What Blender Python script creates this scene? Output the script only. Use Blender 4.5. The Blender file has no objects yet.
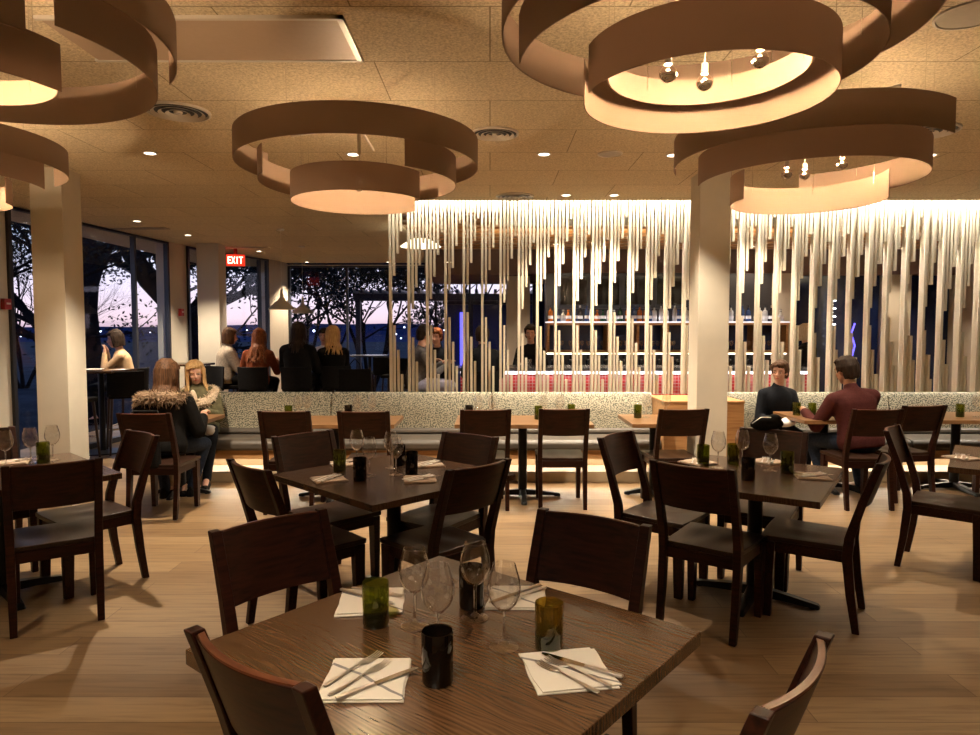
import bpy, math, random
from mathutils import Vector, Matrix, Euler
R = math.radians; PI = math.pi
random.seed(7)
scene = bpy.context.scene
col = bpy.data.collections.new('restaurant'); scene.collection.children.link(col)

# ------------------------------------------------------------------ camera
FPX, HOR, CH = 680.0, 330.0, 1.58
TILT = math.atan((367.5 - HOR) / FPX)
cd = bpy.data.cameras.new('camera'); cd.sensor_width = 36; cd.lens = 36 * FPX / 980; cd.clip_start = .05; cd.clip_end = 900
cam = bpy.data.objects.new('camera', cd); scene.collection.objects.link(cam)
cam.location = (0, 0, CH); cam.rotation_euler = (PI / 2 - TILT, 0, 0); scene.camera = cam

def P(x, y, z):
    """pixel -> point on the horizontal plane z"""
    c, n = math.cos(TILT), math.sin(TILT)
    a, b = (x - 490) / FPX, (367.5 - y) / FPX
    k = (z - CH) / (-n + b * c)
    return Vector((a * k, (c + b * n) * k, z))
def at(x, y, D):
    c, n = math.cos(TILT), math.sin(TILT)
    a, b = (x - 490) / FPX, (367.5 - y) / FPX
    k = D / (c + b * n)
    return Vector((a * k, D, CH + (-n + b * c) * k))

# ------------------------------------------------------------------ materials
def new_mat(name):
    m = bpy.data.materials.new(name); m.use_nodes = True
    nt = m.node_tree; b = nt.nodes['Principled BSDF']
    return m, nt, b
def N(nt, t, **kw):
    n = nt.nodes.new(t)
    for k, v in kw.items():
        if k.startswith('i_'):
            n.inputs[k[2:].replace('_', ' ')].default_value = v
        else: setattr(n, k, v)
    return n
def ramp(nt, fac, stops):
    r = nt.nodes.new('ShaderNodeValToRGB'); e = r.color_ramp.elements
    while len(e) < len(stops): e.new(.5)
    for q, (p, c) in zip(e, stops): q.position = p; q.color = (*c, 1)
    nt.links.new(fac, r.inputs[0]); return r.outputs[0]
def bump(nt, b, h, s=.2, d=.01):
    n = N(nt, 'ShaderNodeBump'); n.inputs['Strength'].default_value = s; n.inputs['Distance'].default_value = d
    nt.links.new(h, n.inputs['Height']); nt.links.new(n.outputs[0], b.inputs['Normal'])
def coords(nt, kind='Object', scale=(1, 1, 1), rot=(0, 0, 0)):
    t = N(nt, 'ShaderNodeTexCoord'); m = N(nt, 'ShaderNodeMapping')
    m.inputs['Scale'].default_value = scale; m.inputs['Rotation'].default_value = rot
    nt.links.new(t.outputs[kind], m.inputs[0]); return m.outputs[0]
def plain(name, c, rough=.5, metal=0, noise=.08, scale=40, spec=None, coat=0, bmp=0, **kw):
    m, nt, b = new_mat(name)
    v = coords(nt)
    t = N(nt, 'ShaderNodeTexNoise'); t.inputs['Scale'].default_value = scale; t.inputs['Detail'].default_value = 3
    nt.links.new(v, t.inputs[0])
    lo = tuple(x * (1 - noise) for x in c); hi = tuple(min(1, x * (1 + noise)) for x in c)
    nt.links.new(ramp(nt, t.outputs[0], [(.3, lo), (.7, hi)]), b.inputs['Base Color'])
    spec = (.5 if rough < .6 else .12) if spec is None else spec
    b.inputs['Roughness'].default_value = rough; b.inputs['Metallic'].default_value = metal
    b.inputs['Specular IOR Level'].default_value = spec; b.inputs['Coat Weight'].default_value = coat
    if bmp: bump(nt, b, t.outputs[0], bmp, .004)
    return m
def wood(name, dark, light, axis=0, scale=6, rough=.4, coat=0, stretch=14, spec=.5, lines=1.0, bmp=.08):
    m, nt, b = new_mat(name)
    s = [stretch] * 3; s[axis] = 1
    v = coords(nt, scale=tuple(s))
    t = N(nt, 'ShaderNodeTexNoise'); t.inputs['Scale'].default_value = scale; t.inputs['Detail'].default_value = 6
    t.inputs['Distortion'].default_value = .4; nt.links.new(v, t.inputs[0])
    nt.links.new(ramp(nt, t.outputs[0], [(.32, dark), (.68, light)]), b.inputs['Base Color'])
    b.inputs['Roughness'].default_value = rough; b.inputs['Coat Weight'].default_value = coat; b.inputs['Coat Roughness'].default_value = .2
    b.inputs['Specular IOR Level'].default_value = spec
    bump(nt, b, t.outputs[0], bmp, .003)
    return m
def emit(name, c, s):
    m, nt, b = new_mat(name)
    b.inputs['Base Color'].default_value = (*c, 1)
    b.inputs['Emission Color'].default_value = (*c, 1); b.inputs['Emission Strength'].default_value = s
    return m
def glassy(name, tint=(1, 1, 1), ior=1.45, gloss=(1, 1, 1), body=0, bodyc=(.1, .1, .1), k=.95):
    """thin glass: clear (tinted) pane with a fresnel reflection"""
    m, nt, b = new_mat(name)
    out = nt.nodes['Material Output']; nt.nodes.remove(b)
    tr = N(nt, 'ShaderNodeBsdfTransparent'); tr.inputs[0].default_value = (*tint, 1)
    gl = N(nt, 'ShaderNodeBsdfGlossy'); gl.inputs[0].default_value = (*gloss, 1); gl.inputs['Roughness'].default_value = .02
    lw = N(nt, 'ShaderNodeLayerWeight'); lw.inputs[0].default_value = .5
    pw = N(nt, 'ShaderNodeMath', operation='POWER'); nt.links.new(lw.outputs[1], pw.inputs[0]); pw.inputs[1].default_value = 3.8
    fr = N(nt, 'ShaderNodeMath', operation='MULTIPLY_ADD'); nt.links.new(pw.outputs[0], fr.inputs[0]); fr.inputs[1].default_value = k; fr.inputs[2].default_value = .07 * k
    mx = N(nt, 'ShaderNodeMixShader')
    last = tr.outputs[0]
    if body:
        df = N(nt, 'ShaderNodeBsdfDiffuse'); df.inputs[0].default_value = (*bodyc, 1)
        m2 = N(nt, 'ShaderNodeMixShader'); m2.inputs[0].default_value = body
        nt.links.new(last, m2.inputs[1]); nt.links.new(df.outputs[0], m2.inputs[2]); last = m2.outputs[0]
    nt.links.new(fr.outputs[0], mx.inputs[0]); nt.links.new(last, mx.inputs[1]); nt.links.new(gl.outputs[0], mx.inputs[2])
    nt.links.new(mx.outputs[0], out.inputs[0])
    return m

M = {}
M['chair'] = wood('dark_chair_wood', (.011, .003, .0018), (.036, .009, .0045), axis=0, scale=5, rough=.42, coat=.0, spec=.22)
M['chair_edge'] = wood('rail_highlight_wood', (.075, .02, .008), (.13, .036, .013), axis=0, scale=5, rough=.32, coat=.25)  # brighter chair wood, the lit top edge put into its colour
M['seatwood'] = wood('dark_seat_wood', (.014, .006, .0035), (.034, .016, .01), axis=1, scale=5, rough=.34, coat=.1, spec=.3)
M['black_metal'] = plain('black_metal', (.012, .012, .013), rough=.38, metal=.6)
M['white_paint'] = plain('white_wall_paint', (.62, .57, .48), rough=.7, noise=.02, scale=8)
M['wall_beige'] = plain('beige_wall_paint', (.5, .43, .34), rough=.75, noise=.03, scale=5)
M['chrome'] = plain('chrome', (.85, .82, .78), rough=.15, metal=1, noise=.02)
M['steel'] = plain('cutlery_steel', (.9, .86, .8), rough=.4, metal=1, noise=.03)
M['dark_frame'] = plain('dark_window_frame', (.02, .022, .03), rough=.4)
M['rod'] = wood('cream_rod_wood', (.68, .62, .49), (.74, .68, .55), axis=2, scale=5, rough=.6, bmp=.02)
M['oak'] = wood('honey_oak', (.33, .16, .06), (.5, .28, .12), axis=0, scale=4, rough=.45)
M['ceil_wood'] = wood('bar_ceiling_wood', (.3, .17, .06), (.45, .28, .12), axis=0, scale=2.5, rough=.5)
M['leather'] = plain('grey_brown_leather', (.075, .062, .05), rough=.42, noise=.12, scale=9, bmp=.15)
M['plinth'] = plain('tan_plinth_laminate', (.42, .33, .22), rough=.5, noise=.05, scale=12)
M['napkin'] = None
M['white_metal'] = plain('white_enamel', (.68, .63, .55), rough=.35, noise=.02)
M['pend'] = plain('cream_pendant_enamel', (.55, .5, .42), rough=.45, noise=.03)
M['red'] = plain('red_plastic', (.35, .02, .015), rough=.4)
M['skin'] = plain('skin_light', (.56, .31, .22), rough=.5, noise=.05, scale=25)
M['lip'] = plain('lip', (.42, .1, .08), rough=.4)
M['eye'] = plain('eye_dark', (.03, .02, .015), rough=.15)
M['eyewhite'] = plain('eye_white', (.7, .66, .6), rough=.3)
M['black_cloth'] = plain('black_cloth', (.006, .0055, .0055), rough=.85, noise=.25, scale=30, bmp=.3)
M['grey_cloth'] = plain('grey_cloth', (.13, .12, .12), rough=.9, noise=.2, scale=40, bmp=.2)
M['white_cloth'] = plain('white_cloth', (.7, .68, .68), rough=.9, noise=.04, scale=30, bmp=.2)
M['beige_cloth'] = plain('beige_cloth', (.5, .34, .2), rough=.9, noise=.12, scale=40, bmp=.3)
M['maroon'] = plain('maroon_knit', (.06, .016, .015), rough=.85, noise=.15, scale=60, bmp=.3)
M['navy'] = plain('dark_navy_cloth', (.006, .007, .01), rough=.8, noise=.2, scale=35, bmp=.2)
M['jeans'] = plain('jeans', (.02, .03, .055), rough=.85, noise=.25, scale=50, bmp=.2)
M['pale_jeans'] = plain('pale_jeans', (.4, .4, .55), rough=.85, noise=.15, scale=50)
M['olive'] = plain('olive_parka', (.11, .1, .055), rough=.85, noise=.3, scale=18, bmp=.2)
M['rust'] = plain('rust_sweater', (.16, .04, .015), rough=.9, noise=.2, scale=40, bmp=.3)
M['taupe'] = plain('taupe_shawl', (.28, .23, .18), rough=.9, noise=.2, scale=40, bmp=.3)
M['fur'] = plain('cream_fur', (.62, .5, .37), rough=.9, noise=.2, scale=60)
M['brown_fur'] = plain('brown_grey_fur', (.22, .15, .1), rough=.9, noise=.45, scale=60)
def hairm(n, d, l):
    m, nt, b = new_mat(n)
    v = coords(nt, scale=(1, 1, .06))
    t = N(nt, 'ShaderNodeTexNoise'); t.inputs['Scale'].default_value = 130; t.inputs['Detail'].default_value = 3
    nt.links.new(v, t.inputs[0]); nt.links.new(ramp(nt, t.outputs[0], [(.35, d), (.65, l)]), b.inputs['Base Color'])
    b.inputs['Roughness'].default_value = .6; b.inputs['Specular IOR Level'].default_value = .15; bump(nt, b, t.outputs[0], .5, .004); return m
M['h_dark'] = hairm('hair_dark', (.012, .007, .005), (.035, .02, .012))
M['h_brown'] = hairm('hair_brown', (.04, .018, .009), (.1, .048, .022))
M['h_blond'] = hairm('hair_blond', (.42, .24, .1), (.7, .47, .22))
M['h_auburn'] = hairm('hair_auburn', (.1, .028, .01), (.22, .07, .022))
M['h_grey'] = hairm('hair_pale', (.4, .34, .26), (.6, .53, .42))
M['wine_glass'] = glassy('wine_glass', (1, 1, 1), 1.5, k=1.3)
M['pane'] = glassy('window_glass', (.9, .93, .97), 1.33, k=.28)
M['bulb_glass'] = glassy('bulb_glass', (1, .97, .92), 1.3)
def thick_glass(name, c):
    m, nt, b = new_mat(name)
    b.inputs['Base Color'].default_value = (*c, 1); b.inputs['Roughness'].default_value = .04
    b.inputs['Transmission Weight'].default_value = .9; b.inputs['IOR'].default_value = 1.2
    b.inputs['Coat Weight'].default_value = .5; b.inputs['Coat Roughness'].default_value = .05
    return m
M['green_glass'] = glassy('olive_green_glass', (.6, .64, .2), body=.1, bodyc=(.12, .15, .02))
M['green_base'] = glassy('dark_green_glass', (.36, .38, .1), body=.3, bodyc=(.02, .028, .006))
M['amber_glass'] = glassy('amber_green_glass', (.7, .58, .2), body=.12, bodyc=(.2, .14, .02))
M['stem_glass'] = thick_glass('stem_glass', (1, 1, 1)); M['stem_glass'].node_tree.nodes['Principled BSDF'].inputs['IOR'].default_value = 1.45; M['stem_glass'].node_tree.nodes['Principled BSDF'].inputs['Transmission Weight'].default_value = 1
M['dark_glass'] = plain('near_black_glass', (.005, .003, .002), rough=.07, noise=.3, scale=20, coat=.1, spec=.4)
M['led'] = emit('led_strip', (1, .88, .68), 4)
M['led_white'] = emit('led_strip_white', (.95, .92, 1), .9)
M['downlens'] = emit('downlight_lens', (1, .88, .68), 5)
M['bulb_glow'] = emit('bulb_glow', (1, .8, .55), 12)
M['exit'] = emit('exit_letters', (1, .42, .3), 5)
M['exit_bg'] = emit('exit_panel', (.9, .05, .02), .7)
M['city'] = emit('city_light', (.75, .8, 1), 5)
M['blue_glow'] = emit('blue_neon', (.12, .1, 1), 2.2)
M['neon_star'] = emit('cool_white_lamp', (.8, .9, 1), 6)
M['ext_blue'] = plain('blue_exterior_panel', (.03, .05, .16), rough=.5)
M['bark'] = plain('dark_bark', (.018, .014, .014), rough=.9, noise=.4, scale=12, bmp=.4)
M['leaf'] = plain('dark_leaf', (.012, .02, .022), rough=.8, noise=.4, scale=3)
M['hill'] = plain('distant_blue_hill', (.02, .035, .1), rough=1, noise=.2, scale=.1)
M['lawn'] = plain('dusk_lawn', (.02, .035, .045), rough=1, noise=.4, scale=.8)
M['concrete'] = plain('exterior_concrete', (.08, .09, .13), rough=.9)
M['backbar'] = plain('dark_back_wall', (.018, .016, .018), rough=.35, noise=.2, scale=3)
M['night'] = plain('night_blue_glass', (.006, .012, .05), rough=.08, noise=.2, scale=2)
M['mauve'] = plain('mauve_plaster', (.2, .13, .11), rough=.8, noise=.05, scale=3)
M['counter'] = plain('dark_stone_counter', (.05, .05, .055), rough=.25, noise=.2, scale=60)

# table top with long grain
def tabletop_mat(name, dark, light, rough):
    m, nt, b = new_mat(name)
    v = coords(nt, scale=(1, 1, 1))
    # slow warp + fine parallel lines across local Y
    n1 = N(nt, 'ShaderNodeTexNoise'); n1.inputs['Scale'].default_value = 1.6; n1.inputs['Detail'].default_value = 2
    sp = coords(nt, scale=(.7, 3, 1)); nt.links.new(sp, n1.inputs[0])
    w = N(nt, 'ShaderNodeTexWave', wave_type='BANDS', bands_direction='Y')
    w.inputs['Scale'].default_value = 26; w.inputs['Distortion'].default_value = 22; w.inputs['Detail'].default_value = 2
    w.inputs['Detail Scale'].default_value = .6
    nt.links.new(coords(nt, scale=(.16, 1, .2)), w.inputs[0])
    n2 = N(nt, 'ShaderNodeTexNoise'); n2.inputs['Scale'].default_value = 9; n2.inputs['Detail'].default_value = 5
    nt.links.new(coords(nt, scale=(.5, 18, 18)), n2.inputs[0])
    mx = N(nt, 'ShaderNodeMix', data_type='FLOAT'); mx.inputs[0].default_value = .68
    nt.links.new(w.outputs[1], mx.inputs[2]); nt.links.new(n2.outputs[0], mx.inputs[3])
    c1 = ramp(nt, mx.outputs[0], [(.2, dark), (.8, light)])
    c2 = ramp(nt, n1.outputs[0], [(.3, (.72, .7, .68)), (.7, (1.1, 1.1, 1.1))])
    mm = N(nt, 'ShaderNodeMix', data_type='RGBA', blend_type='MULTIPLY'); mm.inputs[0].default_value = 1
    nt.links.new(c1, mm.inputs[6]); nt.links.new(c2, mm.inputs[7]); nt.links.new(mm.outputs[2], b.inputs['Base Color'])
    b.inputs['Roughness'].default_value = rough; b.inputs['Coat Weight'].default_value = .25; b.inputs['Coat Roughness'].default_value = .18
    bump(nt, b, mx.outputs[0], .12, .002)
    return m
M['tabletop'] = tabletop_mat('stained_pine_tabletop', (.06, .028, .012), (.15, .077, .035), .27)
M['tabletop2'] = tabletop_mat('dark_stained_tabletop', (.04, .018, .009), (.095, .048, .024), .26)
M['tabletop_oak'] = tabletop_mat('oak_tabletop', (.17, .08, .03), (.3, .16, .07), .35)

# napkin with grey woven stripes
def napkin_mat(name, c, stripe):
    m, nt, b = new_mat(name)
    t = N(nt, 'ShaderNodeTexCoord'); mp = N(nt, 'ShaderNodeMapping'); mp.inputs['Rotation'].default_value = (0, 0, R(40))
    nt.links.new(t.outputs['Object'], mp.inputs[0])
    s = N(nt, 'ShaderNodeSeparateXYZ'); nt.links.new(mp.outputs[0], s.inputs[0])
    nz = N(nt, 'ShaderNodeTexNoise'); nz.inputs['Scale'].default_value = 9; nt.links.new(t.outputs['Object'], nz.inputs[0])
    ad = N(nt, 'ShaderNodeMath', operation='MULTIPLY_ADD'); nt.links.new(nz.outputs[0], ad.inputs[0]); ad.inputs[1].default_value = .03; nt.links.new(s.outputs[1], ad.inputs[2])
    a = N(nt, 'ShaderNodeMath', operation='SUBTRACT'); nt.links.new(ad.outputs[0], a.inputs[0]); a.inputs[1].default_value = .012
    q = N(nt, 'ShaderNodeMath', operation='ABSOLUTE'); nt.links.new(a.outputs[0], q.inputs[0])
    l = N(nt, 'ShaderNodeMath', operation='LESS_THAN'); nt.links.new(q.outputs[0], l.inputs[0]); l.inputs[1].default_value = .0042
    mx = N(nt, 'ShaderNodeMix', data_type='RGBA'); mx.inputs[6].default_value = (*c, 1); mx.inputs[7].default_value = (*stripe, 1)
    nt.links.new(l.outputs[0], mx.inputs[0]); nt.links.new(mx.outputs[2], b.inputs['Base Color'])
    b.inputs['Roughness'].default_value = .9
    n = N(nt, 'ShaderNodeTexNoise'); n.inputs['Scale'].default_value = 500; nt.links.new(t.outputs['Object'], n.inputs[0]); bump(nt, b, n.outputs[0], .3, .001)
    return m
M['napkin'] = napkin_mat('cream_striped_napkin', (.82, .76, .66), (.27, .25, .24))
M['napkin2'] = napkin_mat('tan_striped_napkin', (.5, .38, .28), (.2, .15, .12))

# banquette pattern: small broken flecks
def fleck_mat():
    m, nt, b = new_mat('flecked_upholstery')
    v = coords(nt, scale=(1, .01, 1))
    nz = N(nt, 'ShaderNodeTexNoise'); nz.inputs['Scale'].default_value = 92; nz.inputs['Detail'].default_value = 0; nt.links.new(v, nz.inputs[0])
    nt.links.new(ramp(nt, nz.outputs[0], [(.5, (.41, .375, .285)), (.545, (.085, .09, .068))]), b.inputs['Base Color'])
    b.inputs['Roughness'].default_value = .85; return m
M['fleck'] = fleck_mat()

def tile_mat():
    m, nt, b = new_mat('red_mosaic_tile')
    v = coords(nt, scale=(1, 1, 1), rot=(R(90), 0, 0))
    br = N(nt, 'ShaderNodeTexBrick', offset=0.0); br.inputs['Scale'].default_value = 1
    br.inputs['Color1'].default_value = (.42, .03, .03, 1); br.inputs['Color2'].default_value = (.55, .07, .06, 1); br.inputs['Mortar'].default_value = (.5, .3, .27, 1)
    br.inputs['Mortar Size'].default_value = .004; br.inputs['Brick Width'].default_value = .045; br.inputs['Row Height'].default_value = .045
    nt.links.new(v, br.inputs[0]); nt.links.new(br.outputs[0], b.inputs['Base Color']); b.inputs['Roughness'].default_value = .25
    return m
M['tile'] = tile_mat()

def floor_mat():
    m, nt, b = new_mat('oak_plank_floor')
    v = coords(nt)
    br = N(nt, 'ShaderNodeTexBrick', offset=.37, offset_frequency=2, squash=1)
    br.inputs['Scale'].default_value = 1; br.inputs['Brick Width'].default_value = 2.1; br.inputs['Row Height'].default_value = .19
    br.inputs['Mortar Size'].default_value = .0022; br.inputs['Mortar Smooth'].default_value = .3; br.inputs['Bias'].default_value = 0
    br.inputs['Color1'].default_value = (.19, .116, .056, 1); br.inputs['Color2'].default_value = (.3, .2, .105, 1); br.inputs['Mortar'].default_value = (.1, .055, .025, 1)
    nt.links.new(v, br.inputs[0])
    n = N(nt, 'ShaderNodeTexNoise'); n.inputs['Scale'].default_value = 4; n.inputs['Detail'].default_value = 7; n.inputs['Distortion'].default_value = .6
    nt.links.new(coords(nt, scale=(.7, 9, 1)), n.inputs[0])
    g = ramp(nt, n.outputs[0], [(.28, (.72, .66, .6)), (.5, (1, 1, 1)), (.75, (1.16, 1.14, 1.1))])
    k = N(nt, 'ShaderNodeTexNoise'); k.inputs['Scale'].default_value = 3.1; k.inputs['Detail'].default_value = 2
    nt.links.new(coords(nt, scale=(1, 3.4, 1)), k.inputs[0])
    kk = ramp(nt, k.outputs[0], [(.2, (.45, .36, .3)), (.3, (1, 1, 1))])
    mm = N(nt, 'ShaderNodeMix', data_type='RGBA', blend_type='MULTIPLY'); mm.inputs[0].default_value = 1
    nt.links.new(br.outputs[0], mm.inputs[6]); nt.links.new(g, mm.inputs[7])
    m2 = N(nt, 'ShaderNodeMix', data_type='RGBA', blend_type='MULTIPLY'); m2.inputs[0].default_value = 1
    nt.links.new(mm.outputs[2], m2.inputs[6]); nt.links.new(kk, m2.inputs[7]); nt.links.new(m2.outputs[2], b.inputs['Base Color'])
    b.inputs['Roughness'].default_value = .42; b.inputs['Specular IOR Level'].default_value = .4
    bump(nt, b, n.outputs[0], .06, .004)
    return m
M['floor'] = floor_mat()

def ceiling_mat():
    m, nt, b = new_mat('wood_wool_ceiling_panel')
    br = N(nt, 'ShaderNodeTexBrick', offset=.5, offset_frequency=2)
    br.inputs['Scale'].default_value = 1; br.inputs['Brick Width'].default_value = 1.22; br.inputs['Row Height'].default_value = .61
    br.inputs['Mortar Size'].default_value = .004; br.inputs['Mortar Smooth'].default_value = .2
    br.inputs['Color1'].default_value = (.7, .6, .43, 1); br.inputs['Color2'].default_value = (.76, .65, .47, 1); br.inputs['Mortar'].default_value = (.34, .27, .17, 1)
    nt.links.new(coords(nt), br.inputs[0])
    n = N(nt, 'ShaderNodeTexNoise'); n.inputs['Scale'].default_value = 75; n.inputs['Detail'].default_value = 5; n.inputs['Roughness'].default_value = .7
    nt.links.new(coords(nt), n.inputs[0])
    g = ramp(nt, n.outputs[0], [(.32, (.62, .58, .52)), (.6, (1.12, 1.12, 1.1))])
    mm = N(nt, 'ShaderNodeMix', data_type='RGBA', blend_type='MULTIPLY'); mm.inputs[0].default_value = 1
    nt.links.new(br.outputs[0], mm.inputs[6]); nt.links.new(g, mm.inputs[7]); nt.links.new(mm.outputs[2], b.inputs['Base Color'])
    b.inputs['Roughness'].default_value = .95; bump(nt, b, n.outputs[0], .35, .01)
    return m
M['ceiling'] = ceiling_mat()

def mesh_shade():
    """fine perforated sheet: diffuse + a little light through"""
    m, nt, b = new_mat('perforated_blush_mesh')
    out = nt.nodes['Material Output']
    b.inputs['Base Color'].default_value = (.35, .245, .175, 1); b.inputs['Roughness'].default_value = .7
    tl = N(nt, 'ShaderNodeBsdfTranslucent'); tl.inputs[0].default_value = (.4, .25, .17, 1)
    tp = N(nt, 'ShaderNodeBsdfTransparent')
    m1 = N(nt, 'ShaderNodeMixShader'); m1.inputs[0].default_value = .1
    nt.links.new(b.outputs[0], m1.inputs[1]); nt.links.new(tl.outputs[0], m1.inputs[2])
    m2 = N(nt, 'ShaderNodeMixShader'); m2.inputs[0].default_value = .1
    nt.links.new(m1.outputs[0], m2.inputs[1]); nt.links.new(tp.outputs[0], m2.inputs[2])
    nt.links.new(m2.outputs[0], out.inputs[0]); return m
M['mesh'] = mesh_shade()

# ------------------------------------------------------------------ mesh builder
class MB:
    def __init__(s): s.v = []; s.f = []
    def add(s, vs, fs):
        o = len(s.v); s.v += [tuple(v) for v in vs]; s.f += [tuple(i + o for i in f) for f in fs]; return s
    def box(s, c, size, rot=None, taper=None):
        x, y, z = (q / 2 for q in size); c = Vector(c); vs = []
        for dz in (-1, 1):
            for dx, dy in ((-1, -1), (1, -1), (1, 1), (-1, 1)):
                t = taper if (taper and dz < 0) else 1
                v = Vector((dx * x * t, dy * y * t, dz * z))
                if rot: v = rot @ v
                vs.append(v + c)
        return s.add(vs, [(0, 3, 2, 1), (4, 5, 6, 7), (0, 1, 5, 4), (1, 2, 6, 5), (2, 3, 7, 6), (3, 0, 4, 7)])
    def bb(s, x0, x1, y0, y1, z0, z1): return s.box(((x0 + x1) / 2, (y0 + y1) / 2, (z0 + z1) / 2), (x1 - x0, y1 - y0, z1 - z0))
    def loft(s, rings, cap=True, closed=True):
        n = len(rings[0]); vs = [v for r in rings for v in r]; fs = []
        for i in range(len(rings) - 1):
            for j in range(n if closed else n - 1):
                k = (j + 1) % n
                fs.append((i * n + j, i * n + k, (i + 1) * n + k, (i + 1) * n + j))
        if cap and closed:
            fs.append(tuple(range(n))[::-1]); fs.append(tuple((len(rings) - 1) * n + j for j in range(n)))
        return s.add(vs, fs)
    def tube(s, pts, rad, seg=8):
        pts = [Vector(p) for p in pts]; rings = []
        if not hasattr(rad, '__len__'): rad = [rad] * len(pts)
        up = None
        for i, p in enumerate(pts):
            d = (pts[min(i + 1, len(pts) - 1)] - pts[max(i - 1, 0)])
            d = d.normalized() if d.length > 1e-9 else Vector((0, 0, 1))
            if up is None: up = d.orthogonal().normalized()
            a = (up - d * up.dot(d)); a = a.normalized() if a.length > 1e-6 else d.orthogonal().normalized(); up = a
            b = d.cross(a)
            rings.append([p + (a * math.cos(t * 2 * PI / seg) + b * math.sin(t * 2 * PI / seg)) * rad[i] for t in range(seg)])
        return s.loft(rings)
    def lathe(s, prof, seg=24, c=(0, 0, 0), caps=False):
        c = Vector(c)
        rings = [[c + Vector((r * math.cos(t * 2 * PI / seg), r * math.sin(t * 2 * PI / seg), z)) for t in range(seg)] for r, z in prof]
        return s.loft(rings, cap=caps)
    def ell(s, c, r, rot=None, su=14, sv=9):
        c = Vector(c)
        if not hasattr(r, '__len__'): r = (r, r, r)
        rings = []
        for i in range(sv + 1):
            p = -PI / 2 + PI * (i + .0) / sv; p = max(-PI / 2 + .02, min(PI / 2 - .02, p)); ring = []
            for t in range(su):
                v = Vector((r[0] * math.cos(p) * math.cos(t * 2 * PI / su), r[1] * math.cos(p) * math.sin(t * 2 * PI / su), r[2] * math.sin(p)))
                if rot: v = rot @ v
                ring.append(v + c)
            rings.append(ring)
        return s.loft(rings)
    def cap(s, a, b, ra, rb, seg=12):
        a, b = Vector(a), Vector(b); d = b - a; L = d.length
        if L < 1e-6: return s.ell(a, ra)
        d /= L; pts = []; rr = []
        for k in (80, 55, 30): pts.append(a - d * ra * math.sin(R(k))); rr.append(ra * math.cos(R(k)))
        pts += [a, b]; rr += [ra, rb]
        for k in (30, 55, 80): pts.append(b + d * rb * math.sin(R(k))); rr.append(rb * math.cos(R(k)))
        return s.tube(pts, rr, seg)
    def sheet(s, grid, th, nrm=None):
        """closed slab from a grid of points, thickness th along nrm"""
        nu, nv = len(grid), len(grid[0]); nrm = Vector(nrm or (0, 0, 1))
        vs = [Vector(p) for r in grid for p in r] + [Vector(p) - nrm * th for r in grid for p in r]; o = nu * nv; fs = []
        for i in range(nu - 1):
            for j in range(nv - 1):
                a, b, c, d = i * nv + j, i * nv + j + 1, (i + 1) * nv + j + 1, (i + 1) * nv + j
                fs.append((a, d, c, b)); fs.append((a + o, b + o, c + o, d + o))
        for i in range(nu - 1):
            a, b = i * nv, (i + 1) * nv; fs.append((a, a + o, b + o, b)); a, b = a + nv - 1, b + nv - 1; fs.append((b, b + o, a + o, a))
        for j in range(nv - 1):
            a, b = j, j + 1; fs.append((b, b + o, a + o, a)); a += (nu - 1) * nv; b += (nu - 1) * nv; fs.append((a, a + o, b + o, b))
        return s.add(vs, fs)
    def build(s, name, mat, parent=None, smooth=False, bevel=0, seg=2, loc=None, rz=0, fix=True):
        me = bpy.data.meshes.new(name); me.from_pydata(s.v, [], s.f)
        if fix:
            import bmesh
            bm = bmesh.new(); bm.from_mesh(me); bmesh.ops.recalc_face_normals(bm, faces=bm.faces); bm.to_mesh(me); bm.free()
        me.materials.append(mat)
        if smooth or bevel:
            me.polygons.foreach_set('use_smooth', [True] * len(me.polygons))
            if hasattr(me, 'set_sharp_from_angle'): me.set_sharp_from_angle(angle=R(38))
        o = bpy.data.objects.new(name, me); col.objects.link(o)
        if parent: o.parent = parent
        if loc is not None: o.location = loc; o.rotation_euler.z = rz
        if bevel:
            b = o.modifiers.new('bevel', 'BEVEL'); b.width = bevel; b.segments = seg; b.limit_method = 'ANGLE'; b.angle_limit = R(40)
            b.harden_normals = True
        return o

def tag(o, label=None, cat=None, group=None, kind=None):
    if label: o['label'] = label
    if cat: o['category'] = cat
    if group: o['group'] = group
    if kind: o['kind'] = kind
    return o
def empty(name, label, cat, loc=(0, 0, 0), rz=0, group=None):
    o = bpy.data.objects.new(name, None); col.objects.link(o); o.empty_display_size = .1
    o.location = loc; o.rotation_euler.z = rz
    return tag(o, label, cat, group)
def copy_tree(o, parent=None):
    c = o.copy(); col.objects.link(c)
    if parent: c.parent = parent
    for ch in list(o.children): copy_tree(ch, c)
    return c
def struct(name, mb, mat, **kw): return tag(mb.build(name, mat, **kw), kind='structure')
def lerp(a, b, t): return a + (b - a) * t

# ------------------------------------------------------------------ setting
CZ = 2.99
ob = struct('floor', MB().bb(-6.2, 8.2, -3.2, 15.2, -.12, 0), M['floor'])
struct('ceiling', MB().bb(-6.2, 8.2, -3.2, 7.5, CZ, CZ + .05).bb(-6.2, -1.18, 7.5, 15.2, CZ, CZ + .05), M['ceiling'])
struct('wall_rear', MB().bb(-6.2, 8.2, -3.35, -3.2, 0, CZ), M['wall_beige'])
struct('wall_right', MB().bb(8.2, 8.35, -3.2, 15.2, 0, CZ + .15), M['wall_beige'])
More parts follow.
